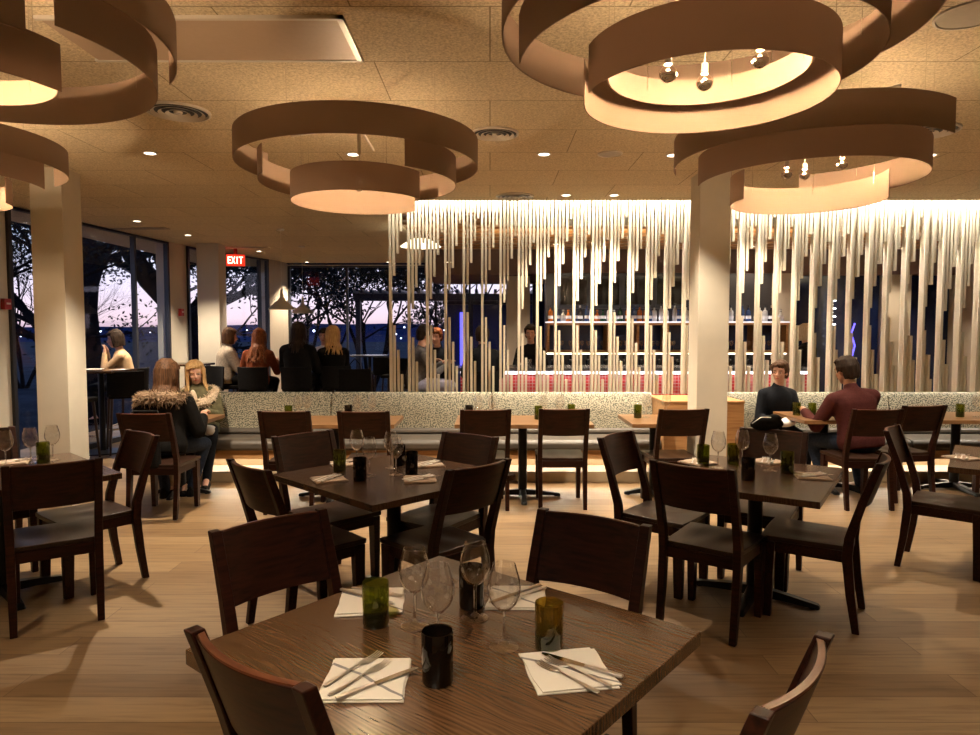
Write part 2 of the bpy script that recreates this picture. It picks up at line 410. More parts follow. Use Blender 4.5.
# left wall line
LW = [(-5.62, -3.2), (-5.45, 7.72), (-5.16, 10.95), (-5.08, 11.45), (-5.0, 12.1), (-4.42, 13.6), (-4.3, 14.2), (-4.28, 14.5)]
def seg_box(mb, a, b, z0, z1, th=.16, side=-1):
    a, b = Vector((*a, 0)), Vector((*b, 0)); d = (b - a).normalized(); n = Vector((-d.y, d.x, 0)) * side * -1
    q = [a, b, b + n * th, a + n * th]
    mb.loft([[Vector((p.x, p.y, z)) for p in q] for z in (z0, z1)]); return mb
struct('wall_left', seg_box(MB(), LW[0], LW[1], 0, CZ, .2), M['white_paint'])
struct('trim_1', seg_box(MB(), LW[2], LW[3], 0, CZ, .2), M['white_paint'])
struct('trim_2', seg_box(seg_box(MB(), LW[5], LW[6], 0, CZ, .2), LW[6], LW[7], 0, CZ, .2), M['wall_beige'])
def glazing(name, a, b, mull, head=2.95):
    A, B = Vector((*a, 0)), Vector((*b, 0)); d = (B - A).normalized(); n = Vector((-d.y, d.x, 0))
    rt = empty(name, None, None, A, 0); rt['kind'] = 'structure'
    L = (B - A).length; rotm = Matrix.Rotation(math.atan2(d.y, d.x), 3, 'Z')
    f = MB()
    def bar(u0, u1, z0, z1, th=.07): f.box(rotm @ Vector(((u0 + u1) / 2, 0, 0)) + Vector((0, 0, (z0 + z1) / 2)), (u1 - u0, th, z1 - z0), rotm)
    bar(0, L, 0, .07); bar(0, L, head, head + .03, .07); bar(0, .05, .07, head); bar(L - .05, L, .07, head)
    for u in mull: bar(u - .022, u + .022, .07, head)
    f.build('window_frame', M['dark_frame'], rt)
    g = MB(); g.box(rotm @ Vector((L / 2, 0, 0)) + Vector((0, 0, (head + .07) / 2)), (L - .06, .012, head - .07), rotm)
    g.build('window_pane', M['pane'], rt)
    return rt
glazing('window_1', LW[1], LW[2], [2.35])
glazing('window_2', LW[3], LW[4], [])
glazing('window_3', LW[4], LW[5], [1.35])
glazing('window_4', LW[7], (.95, 14.5), [1.25, 2.55, 3.85], head=2.9)
struct('wall_back', MB().bb(.95, 8.2, 14.5, 14.7, 0, CZ + .4).bb(-4.4, .95, 14.42, 14.6, CZ-.02, CZ + .4), M['night'])
# fire alarm call point + plate on the white wall
t = empty('fire_alarm', 'small red fire alarm box on the white wall at far left', 'fire alarm', (-5.44, 7.63, 1.87), R(-90))
MB().box((0, .03, 0), (.11, .05, .12)).build('housing', M['red'], t, bevel=.006); MB().box((0, .058, .005), (.06, .008, .02)).build('handle', M['white_metal'], t)
t = empty('fire_alarm', 'small red fire alarm box on the narrow pier between the left windows', 'fire alarm', (-5.1, 11.2, 1.87), R(-90))
MB().box((0, .03, 0), (.11, .05, .12)).build('housing', M['red'], t, bevel=.006); MB().box((0, .058, .005), (.06, .008, .02)).build('handle', M['white_metal'], t)

# columns
def column(x0, x1, y0, y1, n):
    struct(n, MB().bb(x0, x1, y0, y1, 0, CZ), M['white_paint'], bevel=.004)
column(-4.0, -3.72, 5.98, 6.26, 'trim_3')
column(1.87, 2.15, 6.13, 6.41, 'trim_4')
column(-4.78, -4.42, 11.15, 11.45, 'trim_5')

# raised wooden ceiling over the bar, header, bulkhead
struct('trim_6', MB().bb(-1.15, 8.2, 8.15, 12.0, CZ, CZ + .1), M['ceil_wood'])
sl = MB()
for i in range(10): sl.bb(-1.15, 8.2, 8.25 + i * .38, 8.29 + i * .38, CZ - .03, CZ + .001)
struct('trim_7', sl, M['oak'])
struct('trim_8', MB().bb(-1.15, 8.2, 12.0, 14.5, 2.55, CZ + .1), M['mauve'])
# slot above the rods (open cove) and its white inner board
struct('trim_9', MB().bb(-1.18, 8.2, 7.45, 8.15, CZ + .17, CZ + .2).bb(-1.18, 8.2, 8.09, 8.15, CZ - .02, CZ + .17).bb(-1.18, 8.2, 7.45, 7.5, CZ + .05, CZ + .17), M['white_paint'])
struct('trim_10', MB().bb(.12, 8.2, 7.765, 7.785, 2.76, CZ + .17), M['white_paint'])

# banquettes on a low plinth
struct('trim_11', MB().bb(-3.6, 8.2, 7.0, 7.75, 0, .11), M['plinth'], bevel=.005)
def banquette(x0, x1, label):
    t = empty('banquette', label, 'bench', ((x0 + x1) / 2, 7.25, .11))
    w = (x1 - x0) / 2; ox, oy, oz = (x0 + x1) / 2, 7.25, .11
    MB().bb(-w, w, -.24, .3, .13, .23).build('seat_box', M['oak'], t, bevel=.004)
    MB().bb(-w, w, .1, .3, 0, .13).build('recessed_base', M['plinth'], t)
    prof = [(-.26, .22), (-.285, .25), (-.285, .3), (-.25, .335), (.16, .35), (.16, .22)]
    n = max(1, round((x1 - x0) / 1.9))
    for i in range(n):
        a, b = -w + 2 * w * i / n + .003, -w + 2 * w * (i + 1) / n - .003
        MB().loft([[Vector((x, y, z)) for y, z in prof] for x in (a, b)]).build('seat_cushion', M['leather'], t, bevel=.02, seg=3)
        bp = [(.1, .34), (.13, .55), (.17, .74), (.2, .775), (.26, .785), (.31, .76), (.32, .34)]
        MB().loft([[Vector((x, y, z)) for y, z in bp] for x in (a, b)]).build('back_cushion', M['fleck'], t, bevel=.018, seg=3)
        bp2 = [(.09, .34), (.05, .36), (.06, .395), (.1, .41), (.14, .39)]
        MB().loft([[Vector((x, y, z)) for y, z in bp2] for x in (a, b)]).build('lumbar_roll', M['leather'], t, bevel=.01)
    MB().bb(-w, w, .06, .08, .105, .125).build('led_strip', M['led'], t)
    return t
banquette(-3.5, 1.78, 'long banquette with flecked cream back left of the wooden console')
banquette(2.6, 7.9, 'long banquette with flecked cream back right of the wooden console')
t = empty('console', 'honey coloured wooden console block between the two banquettes beside the white column', 'console', (2.19, 7.2, .11))
MB().bb(-.41, .41, -.28, .36, 0, .72).build('body', M['oak'], t, bevel=.004); MB().bb(-.415, .415, -.29, .37, .72, .745).build('top', M['oak'], t, bevel=.004)

# ------------------------------------------------------------------ rod screen
low = [336, 348, 336, 328, 323, 328, 336, 344, 337, 341, 336, 341, 323, 329, 336, 343, 336, 330, 328, 328, 322, 328, 336, 343.5, 336, 343.5, 336, 328, 322, 341, 350.5, 342.5, 335, 328]
upp = [276, 309, 299, 290, 285, 292, 302.6, 309, 301, 286, 301, 305.7, 283, 293, 300, 308.6, 300, 292, 286, 293, 284, 293, 300.6, 308, 300.6, 299, 308, 293, 284, 306.7, 311, 308, 300.6, 292]
SP, X0, SY = .2055, -1.114, 7.66
def rodset(n0, n1, label):
    t = empty('rod_screen', label, 'screen', (X0 + SP * (n0 + n1) / 2, SY, 0)); ox = t.location.x
    lst = []
    for n in range(n0, n1):
        x = X0 + SP * n
        zl = CH - (low[n] - 330) / 88.9; zu = CH - (upp[n] - 330) / 88.9
        lst.append((x, .86, CZ, 1))
        for k in range(1, 5):
            zt = zl - (k - 1) * .275; zb = zu + (k - 1) * .245
            xx = x + k * SP / 5
            if zt > .9: lst.append((xx, .86, zt, 0))
            lst.append((xx, min(zb, CZ - .05), CZ, 0))
    lst.sort(key=lambda r: -(r[2] - r[1]))
    rest = MB()
    for i, (x, z0, z1, full) in enumerate(lst):
        w = .0125; mb = MB() if i < 98 else rest
        d = .045 if full else .024
        off = .012 * (hash((round(x, 2), 3)) % 3 - 1) if not full else 0
        mb.bb(x - ox - w, x - ox + w, -d + off, d + off, z0, z1 + .12)
        if i < 98: mb.build('rod', M['rod'], t, fix=False)
    if rest.v: tag(rest.build('rods', M['rod'], t, fix=False), kind='stuff')
    return t
rodset(0, 15, 'screen of hanging and rising cream wooden rods left of the white column')
rodset(15, 34, 'screen of hanging and rising cream wooden rods from the white column rightward')

# ------------------------------------------------------------------ bar
t = empty('bar_counter', 'long bar with dark stone top and red mosaic tile front behind the rod screen', 'bar', (1.7, 9.2, 0))
MB().bb(-2.1, 2.6, 0, .06, 0, .99).build('tile_front', M['tile'], t)
MB().bb(-2.1, 2.6, .06, .5, 0, .99).build('body', M['backbar'], t)
MB().bb(-2.5, 2.7, -.16, .6, 1.03, 1.075).build('countertop', M['counter'], t, bevel=.006)
MB().bb(-2.1, 2.6, -.03, -.012, .985, 1.028).build('led_strip', M['led_white'], t)
# back bar wall and shelves
struct('wall_bar', MB().bb(.95, 5.0, 11.75, 11.95, 0, 2.55), M['backbar'])
struct('wall_bar_right', MB().bb(5.0, 8.2, 12.2, 12.4, 0, 2.55), M['night'])
struct('trim_12', MB().bb(6.95, 7.4, 12.0, 12.2, 0, 2.55), M['wall_beige'])
struct('trim_13', MB().bb(.3, .72, 12.3, 12.6, 0, 2.55).bb(4.85, 5.25, 11.72, 12.1, 0, 2.55), M['wall_beige'])
t = empty('back_bar', 'oak back bar cabinet with open cubbies and lit glass shelf behind the bar', 'shelf', (2.95, 11.3, 0))
bb = MB(); W = 2.0
bb.bb(-W, W, -.02, .42, .0, .9).bb(-W, W, -.02, .4, 1.2, 1.24).bb(-W, W, -.02, .4, 1.66, 1.7)
for i in range(9): x = -W + i * (2 * W - .04) / 8; bb.bb(x, x + .04, -.01, .4, 1.24, 1.66)
bb.build('cabinet', M['oak'], t, bevel=.003)
MB().bb(-W, W, -.05, .42, 1.703, 1.72).build('shelf_glass', M['led_white'], t)
MB().bb(-W, W, .06, .08, 1.175, 1.198).build('led_strip', M['led'], t)
MB().bb(-W, W, .405, .42, 1.24, 1.66).build('mirror', plain('blue_mirror', (.04, .06, .17), rough=.12), t)
# menu chalk board / dark tall unit above back bar
t = empty('wall_display', 'dark glass fronted display unit on the wall above the back bar bottles', 'display', (2.2, 11.6, 1.95))
MB().bb(-1.1, 1.2, .05, .14, 0, .6).build('case', M['dark_frame'], t)
for i in range(4): MB().bb(-1.0 + i * .55, -.55 + i * .55, .03, .05, .06, .54).build('glass_door', M['dark_glass'], t, bevel=.004)

def bottle_proto(kind):
    shapes = {'wine': [(0, 0), (.036, 0), (.037, .01), (.037, .18), (.03, .205), (.014, .23), (.0135, .29), (.015, .292), (.015, .3), (0, .3)],
              'spirit': [(0, 0), (.042, 0), (.043, .01), (.043, .16), (.036, .185), (.015, .2), (.014, .25), (.017, .25), (.017, .27), (0, .27)],
              'decanter': [(0, 0), (.045, 0), (.05, .03), (.045, .09), (.02, .13), (.014, .17), (.02, .175), (.02, .2), (0, .2)]}
    return MB().lathe(shapes[kind], 12)
bm_cols = {'green': plain('bottle_green', (.01, .05, .02), rough=.08), 'clear': plain('bottle_clear', (.55, .55, .55), rough=.08, spec=.8), 'amber': plain('bottle_amber', (.35, .1, .015), rough=.08),
           'blue': plain('bottle_blue', (.03, .06, .16), rough=.08), 'dark': plain('bottle_dark', (.012, .01, .012), rough=.08)}
protos = {}
lab = {'wine': 'tall', 'spirit': 'stout', 'decanter': 'short round'}
random.seed(3)
for i in range(40):
    k = random.choice(['wine', 'spirit', 'spirit', 'decanter']); c = random.choice(['clear', 'clear', 'clear', 'green', 'amber', 'blue', 'dark'])
    x = 1.02 + i * .098 + random.uniform(-.012, .012); y = 11.37 + random.choice([0, .14])
    key = (k, c)
    if key not in protos:
        o = empty('bottle', None, None)
        bottle_proto(k).build('glass_body', bm_cols[c], o, smooth=True)
        h = {'wine': .3, 'spirit': .27, 'decanter': .2}[k]
        MB().lathe([(0, h - .035), (.0178, h - .035), (.0178, h + .004), (0, h + .004)], 10).build('cap', M['dark_frame'] if c != 'dark' else M['chrome'], o)
        MB().lathe([(.0445 if k == 'spirit' else .0385 if k == 'wine' else .051, .05), (.0445 if k == 'spirit' else .0385 if k == 'wine' else .05, .1)], 12).build('paper_label', M['white_cloth'], o)
        protos[key] = o
    else: o = copy_tree(protos[key])
    o.location = (x, y, 1.72)
    tag(o, '%s %s glass bottle with paper band on the lit shelf behind the bar' % (lab[k], c), 'bottle', '%s %s bottles on the back bar shelf' % (lab[k], c))
# stemware in the cubbies
def stem_prof(h=.16, r=.035): return [(0, 0), (r * .85, .002), (r * .8, .006), (.005, .012), (.004, h * .45), (r * .6, h * .52), (r, h * .7), (r * .9, h), (r * .87, h), (r * .95, h * .7), (r * .55, h * .54), (0, h * .5)]
g0 = None
for i in range(28):
    x = 1.08 + i * .135 + (.03 if i % 4 == 0 else 0)
    if abs(((x - .95) % .495)) < .06: x += .07
    if g0 is None: g0 = MB().lathe(stem_prof(), 10).build('stemmed_glass', M['wine_glass'], smooth=True); o = g0
    else: o = g0.copy(); col.objects.link(o)
    o.location = (x, 11.42 + .1 * (i % 2), 1.24)
    tag(o, 'small stemmed glass standing in an oak cubby of the back bar', 'glass', 'stemmed glasses in the back bar cubbies')
# lower row of bottles on the worktop
lo = None
for i in range(26):
    if lo is None: lo = bottle_proto('spirit').build('bottle', bm_cols['dark'], smooth=True); o = lo
    else: o = lo.copy(); col.objects.link(o)
    o.location = (1.05 + i * .148, 11.36 + .08 * (i % 2), .9)
    tag(o, 'dark bottle standing on the work top under the oak cubbies', 'bottle', 'dark bottles under the back bar cubbies')
# small tableware on the counter
for i, (x, hh) in enumerate(((-.3, .1), (-.1, .14), (.05, .08), (.12, .12), (.55, .1), (.75, .15))):
    o = MB().lathe([(0, 0), (.03, 0), (.034, hh), (.03, hh), (.027, .006), (0, .006)], 12).build('bar_glass', M['wine_glass'], smooth=True)
    o.location = (x, 9.45, 1.075); tag(o, 'small clear glass on the dark bar counter near the bartender', 'glass', 'clear glasses on the bar counter')

# ------------------------------------------------------------------ chairs
def make_chair(label=None):
    t = empty('dining_chair', label, 'chair')
    # posts
    for sx in (-1, 1):
        rings = []
        for z, y, w, d in ((0, -.25, .017, .018), (.2, -.22, .019, .022), (.4, -.2, .02, .025), (.5, -.208, .02, .024), (.7, -.266, .019, .021), (.905, -.338, .018, .018)):
            x = sx * (.196 + .006 * (z / .9))
            rings.append([Vector((x - w, y - d, z)), Vector((x + w, y - d, z)), Vector((x + w, y + d, z)), Vector((x - w, y + d, z))])
        MB().loft(rings).build('back_post', M['chair'], t, bevel=.004)
        rings = []
        for z, w, d, yy in ((0, .018, .024, .19), (.25, .021, .03, .188), (.42, .023, .034, .185)):
            rings.append([Vector((sx * .19 + dx * w, yy + dy * d, z)) for dx, dy in ((-1, -1), (1, -1), (1, 1), (-1, 1))])
        MB().loft(rings).build('front_leg', M['chair'], t, bevel=.004)
        MB().bb(sx * .19 - .011, sx * .19 + .011, -.19, .16, .365, .425).build('side_apron', M['chair'], t, bevel=.002)
    MB().bb(-.17, .17, .185, .205, .365, .425).build('front_apron', M['chair'], t, bevel=.002)
    MB().bb(-.18, .18, -.208, -.19, .365, .425).build('rear_apron', M['chair'], t, bevel=.002)
    # seat, gently scooped
    g = []
    nu, nv = 13, 11
    for i in range(nu):
        u = i / (nu - 1) * 2 - 1; row = []
        for j in range(nv):
            v = j / (nv - 1) * 2 - 1
            w = lerp(.196, .218, (v + 1) / 2)
            s = .011 * math.exp(-((abs(u) - .45) / .33) ** 2) * math.exp(-((v + .15) / .6) ** 2)
            row.append((u * w, .012 + v * .212 - (.0 if v < 1 else 0) + .006 * (1 - u * u) * (1 if v > .9 else 0), .452 - s))
        g.append(row)
    MB().sheet(g, .027).build('seat', M['seatwood'], t, bevel=.005)
    # curved back panel
    rows = []
    n = 14
    mb = MB(); secs = []
    for i in range(n + 1):
        u = i / n * 2 - 1; x = u * .19; bow = -.034 * (1 - u * u)
        q = []
        for z, y in ((.66, -.254), (.775, -.293), (.896, -.334)):
            q.append((x, y + bow, z))
        secs.append([Vector((x, q[0][1] - .009, .66)), Vector((x, q[1][1] - .009, .775)), Vector((x, q[2][1] - .009, .896)), Vector((x, q[2][1] + .009, .898)), Vector((x, q[1][1] + .009, .775)), Vector((x, q[0][1] + .009, .66))])
    mb.loft(secs); mb.build('back_panel', M['chair'], t, bevel=.003)
    # thin top cap of the panel, its orange highlight put into the colour
    secs = []
    for i in range(n + 1):
        u = i / n * 2 - 1; x = u * .178; y = -.334 - .034 * (1 - u * u)
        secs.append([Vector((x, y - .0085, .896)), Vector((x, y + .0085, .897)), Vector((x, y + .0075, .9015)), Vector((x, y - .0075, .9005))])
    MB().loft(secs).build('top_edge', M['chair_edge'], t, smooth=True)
    return t
chair0 = make_chair()
used = [False]
chairs = {}
def chair(key, a, b, face, label, zt=.905, push=0):
    """a, b: outer tops of the two back posts in the photo; face: unit vector the sitter faces"""
    A, B = P(*a, zt), P(*b, zt); m = (A + B) / 2
    d = B - A; n = Vector((-d.y, d.x, 0)).normalized()
    if n.dot(Vector((*face, 0))) < 0: n = -n
    return chair_at(key, m.x + n.x * (.338 + push), m.y + n.y * (.338 + push), math.atan2(n.y, n.x) - PI / 2, label)
def chair_at(key, x, y, rz, label):
    o = chair0 if not used[0] else copy_tree(chair0); used[0] = True
    o.location = (x, y, 0); o.rotation_euler.z = rz; o['label'] = label; o['category'] = 'chair'; chairs[key] = o
    return o
def face(deg): return (math.cos(R(deg)), math.sin(R(deg)))
chair('C1', (217.7, 530), (318.5, 509), face(-40), 'dark wooden chair behind the left corner of the nearest table, reddish back facing us')
chair('C2', (541, 508), (649, 525.5), face(-130), 'dark wooden chair at the far right side of the nearest table')
chair('C3', (189, 626), (311, 690), face(50), 'dark wooden chair with orange lit top edge in the bottom left foreground')
chair('C4', (825, 634), (763, 712), face(140), 'dark wooden chair cut off at the bottom right of the photo')
chair_at('C5', -1.22 + .338 * .707, 3.39 + .338 * .707, R(-45), 'dark wooden chair at the near left side of the middle table')
chair_at('C6', -1.23 + .338 * .707, 4.44 - .338 * .707, R(-135), 'dark wooden chair at the far left side of the middle table')
chair_at('C7', -.12 - .338 * .6, 4.38 - .338 * .8, R(145), 'very dark wooden chair at the far right side of the middle table')
chair_at('C8', -.05 - .338 * .707, 3.4 + .338 * .707, R(45), 'dark wooden chair at the near right side of the middle table')
chair('C9', (651.8, 459.7), (733.6, 470), face(55), 'dark wooden chair turned away from us at the near side of the right table')
chair_at('C10', 1.80, 3.76, R(57.3), 'dark wooden chair seen side on at the right end of the right hand table')
chair_at('C11', 0.83 + .338 * .75, 4.42 - .338 * .66, R(-129), 'dark wooden chair at the left side of the right hand table')
chair('C12', (742, 427), (806.6, 432), face(-123), 'dark wooden chair with black bag, at the far side of the right hand table')
chair('C13', (853, 409), (903.6, 409), face(90), 'dark wooden chair on which the man in maroon sits')
chair('C14', (901.5, 405.7), (948.8, 404.8), face(90), 'empty dark wooden chair right of the man in maroon')
chair_at('C15', 3.05, 4.475, R(-129.7), 'dark wooden chair facing right at the table on the right edge of the photo')
chair('C16', (259.4, 410.8), (308, 410.8), face(90), 'left chair of the two at the left banquette table')
chair('C17', (339, 411), (387.4, 411), face(90), 'right chair of the two at the left banquette table')
chair('C18', (462, 409.5), (509.5, 409), face(90), 'left chair of the two at the banquette table in the centre')
chair('C19', (541, 408.6), (588, 408.6), face(90), 'right chair of the two at the banquette table in the centre')
chair('C20', (661.4, 409), (707, 408.6), face(90), 'dark wooden chair in front of the white column at the small banquette table')
chair('C21', (119, 413), (168, 413), face(90), 'reddish dark chair under the woman in the black fur hooded coat')
chair('C22', (8, 466), (96, 458), face(120), 'dark wooden chair with its back to us at the table on the left edge')
chair_at('C23', -2.3 - .338 * .63, 4.46 - .338 * .77, R(140.8), 'dark wooden chair at the far right side of the table on the left edge')
chair_at('C24', -3.5 + .338 * .73, 4.6 - .338 * .68, R(-133), 'dark wooden chair cut off by the left edge of the photo')
chair_at('C26', 4.82, 6.22, 0, 'dark wooden chair mostly hidden beyond the table on the right edge')

# ------------------------------------------------------------------ tables
TZ = .73
def make_table(x, y, rz, w, d, mat, label, arm=.36, name='dining_table', th=.036):
    t = empty(name, label, 'table', (x, y, 0), rz)
    MB().bb(-w / 2, w / 2, -d / 2, d / 2, TZ - th, TZ).build('tabletop', mat, t, bevel=.003)
    MB().lathe([(.0, .05), (.042, .05), (.042, TZ - th - .012), (0, TZ - th - .012)], 16).build('pedestal', M['black_metal'], t, smooth=True)
    MB().bb(-.16, .16, -.16, .16, TZ - th - .014, TZ - th).build('mounting_plate', M['black_metal'], t)
    for k in range(4):
        a = k * PI / 2; dx, dy = math.cos(a), math.sin(a); rings = []
        for r, w2, z0, z1 in ((0, .04, .02, .075), (.15, .034, .018, .06), (arm - .04, .03, .008, .036), (arm - .01, .027, .004, .03), (arm, .018, .006, .02)):
            c = Vector((dx * r, dy * r, 0)); s = Vector((-dy, dx, 0)) * w2
            rings.append([c - s + Vector((0, 0, z0)), c + s + Vector((0, 0, z0)), c + s * .7 + Vector((0, 0, z1)), c - s * .7 + Vector((0, 0, z1))])
        f = MB().loft(rings).build('foot', M['black_metal'], t, bevel=.004)
        MB().lathe([(0, 0), (.018, 0), (.018, .008), (0, .008)], 10, c=(dx * (arm - .04), dy * (arm - .04), 0)).build('glide', M['black_metal'], f)
    return t
make_table(-.108, 1.824, R(-39.4), 1.02, .98, M['tabletop'], 'square brown pine table nearest the camera set for four', th=.042)
make_table(-.57, 3.98, R(-45), 1.02, 1.02, M['tabletop2'], 'square dark wooden table set for four in the middle of the room')
make_table(1.565, 3.96, R(56.5), 1.0, .82, M['tabletop2'], 'square dark wooden table set for four right of the centre')
make_table(-2.9, 3.99, R(-43), 1.0, 1.0, M['tabletop2'], 'square dark wooden table on the left edge of the photo')
make_table(3.55, 4.3, R(53.5), 1.0, 1.0, M['tabletop2'], 'square dark wooden table on the right edge of the photo')
make_table(-1.46, 6.4, 0, 1.2, .66, M['tabletop_oak'], 'oblong wooden table before the left part of the banquette')
make_table(.31, 6.41, 0, 1.26, .66, M['tabletop_oak'], 'oblong wooden table before the banquette in the centre of the photo')
make_table(1.57, 6.47, 0, .56, .7, M['tabletop_oak'], 'small wooden table at the banquette left of the white column', arm=.28)
make_table(3.32, 6.72, 0, .72, .72, M['tabletop_oak'], 'small wooden table between the woman in black and the man in maroon', arm=.3)
make_table(4.62, 6.7, 0, 1.2, .66, M['tabletop_oak'], 'wooden banquette table cut off by the right edge of the photo')
make_table(-2.98, 6.5, 0, .6, .68, M['tabletop_oak'], 'small wooden table between the blonde woman and the woman with fur hood', arm=.28)

# ------------------------------------------------------------------ tableware
def tumbler_proto(kind):
    t = empty('tumbler', None, 'tumbler')
    if kind == 'dark':
        MB().lathe([(0, .0), (.034, 0), (.0375, .006), (.0385, .125), (.037, .128), (.0355, .125), (.0345, .02), (0, .016)], 28).build('glass_body', M['dark_glass'], t, smooth=True)
    else:
        mm = M['green_glass'] if kind == 'green' else M['amber_glass']
        MB().lathe([(.0365, .05), (.0378, .05), (.0385, .125), (.037, .128), (.0355, .125), (.0345, .05), (.0365, .05)], 28).build('glass_body', mm, t, smooth=True)
        MB().lathe([(0, .0), (.034, 0), (.0375, .006), (.0378, .0499), (.0345, .0499), (.0345, .02), (0, .016)], 28).build('thick_base', M['green_base'], t, smooth=True)
    return t
def wine_proto():
    t = empty('wine_glass', None, 'wine glass')
    bowl = [(.004, .098), (.018, .104), (.034, .121), (.043, .145), (.045, .165), (.041, .19), (.034, .213), (.0305, .228), (.0297, .228), (.0332, .213), (.0402, .19), (.044, .165), (.042, .145), (.0332, .1225), (.017, .106), (0, .102)]
    MB().lathe(bowl, 28).build('bowl', M['wine_glass'], t, smooth=True)
    MB().lathe([(.0045, .02), (.0038, .05), (.0038, .085), (.006, .1), (0, .1015)], 12).build('stem', M['stem_glass'], t, smooth=True)
    MB().lathe([(0, 0), (.039, 0), (.0405, .0015), (.038, .0035), (.014, .0085), (.0045, .02), (0, .021)], 28).build('base', M['wine_glass'], t, smooth=True)
    return t
protoT = {k: tumbler_proto(k) for k in ('green', 'dark', 'amber')}; protoW = wine_proto()
usedT = set()
def put(px, py, kind, label, z=TZ, group=None, world=None):
    pr = protoW if kind == 'wine' else protoT[kind]
    o = pr if kind not in usedT else copy_tree(pr); usedT.add(kind)
    o.location = Vector((*world, z)) if world else P(px, py, z)
    o.location.z = z + .0005
    o['label'] = label; o['category'] = 'wine glass' if kind == 'wine' else 'tumbler'
    if group: o['group'] = group
    o.rotation_euler.z = random.uniform(0, 6)
    return o
# nearest table
put(376, 625, 'green', 'olive green tumbler beside the far left napkin on the nearest table')
put(437.5, 682, 'dark', 'nearly black tumbler at the tip of the knife on the nearest table')
put(471.5, 607, 'dark', 'dark green tumbler behind the wine glasses on the nearest table')
put(549, 649, 'amber', 'amber green tumbler beside the right napkin on the nearest table')
put(414.5, 626, 'wine', 'leftmost wine glass on the nearest table')
put(438, 649, 'wine', 'wine glass directly behind the nearly black tumbler on the nearest table')
put(475, 618, 'wine', 'wine glass in front of the dark green tumbler on the nearest table')
put(504, 647, 'wine', 'rightmost wine glass on the nearest table')
# middle table
put(339.7, 471, 'green', 'green tumbler at the left of the middle table')
put(360, 480, 'dark', 'nearly black tumbler at the front left of the middle table')
put(411.5, 473, 'dark', 'nearly black tumbler right of the wine glasses on the middle table')
put(399.5, 465, 'dark', 'dark tumbler at the back right of the middle table, behind a wine glass')
put(357, 466, 'wine', 'leftmost wine glass on the middle table')
put(369.5, 476, 'wine', 'wine glass right behind the front left dark tumbler on the middle table')
put(391, 468, 'wine', 'wine glass at the back right of the middle table, further of the pair')
put(396, 475, 'wine', 'wine glass on the middle table, nearer one of the right hand pair')
# right table
put(703, 465, 'green', 'green tumbler at the left end of the right hand table')
put(733, 464, 'green', 'green tumbler left of the dark tumbler on the right hand table')
put(748, 480, 'dark', 'nearly black tumbler behind the near chair back on the right hand table')
put(787, 473, 'green', 'dark green tumbler beside the brown napkin on the right hand table')
put(718, 468, 'wine', 'leftmost wine glass on the right hand table')
put(742, 466, 'wine', 'wine glass in the middle of the right hand table')
put(770, 471, 'wine', 'rightmost wine glass on the right hand table')
# left table
put(43.4, 462, 'green', 'olive tumbler on the table at the left edge')
put(31, 463, 'wine', 'wine glass left of the olive tumbler on the left edge table')
put(53, 460, 'wine', 'wine glass right of the olive tumbler on the left edge table')
put(6, 467, 'wine', 'wine glass cut off by the left edge of the photo')
# banquette tables
for px, k, X, Y, lb in ((0, 'green', -1.93, 6.48, 'green tumbler behind the left chair of the left banquette table'),
    (0, 'wine', -1.83, 6.45, 'wine glass right beside the green tumbler of the left banquette table'), (0, 'wine', -1.76, 6.52, 'wine glass third from the left on the left banquette table'),
    (0, 'dark', -1.36, 6.5, 'dark tumbler at the centre of the left banquette table'), (0, 'wine', -1.27, 6.47, 'wine glass right of the dark tumbler on the left banquette table'), (0, 'wine', -1.13, 6.5, 'rightmost wine glass on the left banquette table'),
    (0, 'dark', -.2, 6.5, 'dark tumbler at the left end of the centre banquette table'), (0, 'wine', -.11, 6.47, 'wine glass beside the dark tumbler of the centre banquette table'), (0, 'wine', .02, 6.5, 'second wine glass from the left on the centre banquette table'),
    (0, 'green', .46, 6.45, 'green tumbler in the middle of the centre banquette table'), (0, 'wine', .52, 6.53, 'third wine glass from the left on the centre banquette table'), (0, 'wine', .67, 6.5, 'rightmost wine glass on the centre banquette table'), (0, 'green', .79, 6.58, 'green tumbler at the right end of the centre banquette table'),
    (0, 'green', 1.43, 6.55, 'green tumbler on the small table left of the white column'), (0, 'wine', 1.52, 6.58, 'wine glass beside the green tumbler left of the white column'), (0, 'wine', 1.72, 6.6, 'wine glass above the chair back in front of the white column'),
    (0, 'green', 3.06, 6.75, 'green tumbler in front of the woman in black, left of two'), (0, 'green', 3.19, 6.7, 'green tumbler in front of the woman in black, right of two'), (0, 'wine', 3.36, 6.62, 'wine glass beside the hand of the man in maroon'),
    (0, 'green', 4.6, 6.62, 'green tumbler on the banquette table at the right edge'), (0, 'wine', 4.78, 6.65, 'wine glass on the banquette table at the right edge')):
    put(0, 0, k, lb, world=(X, Y))

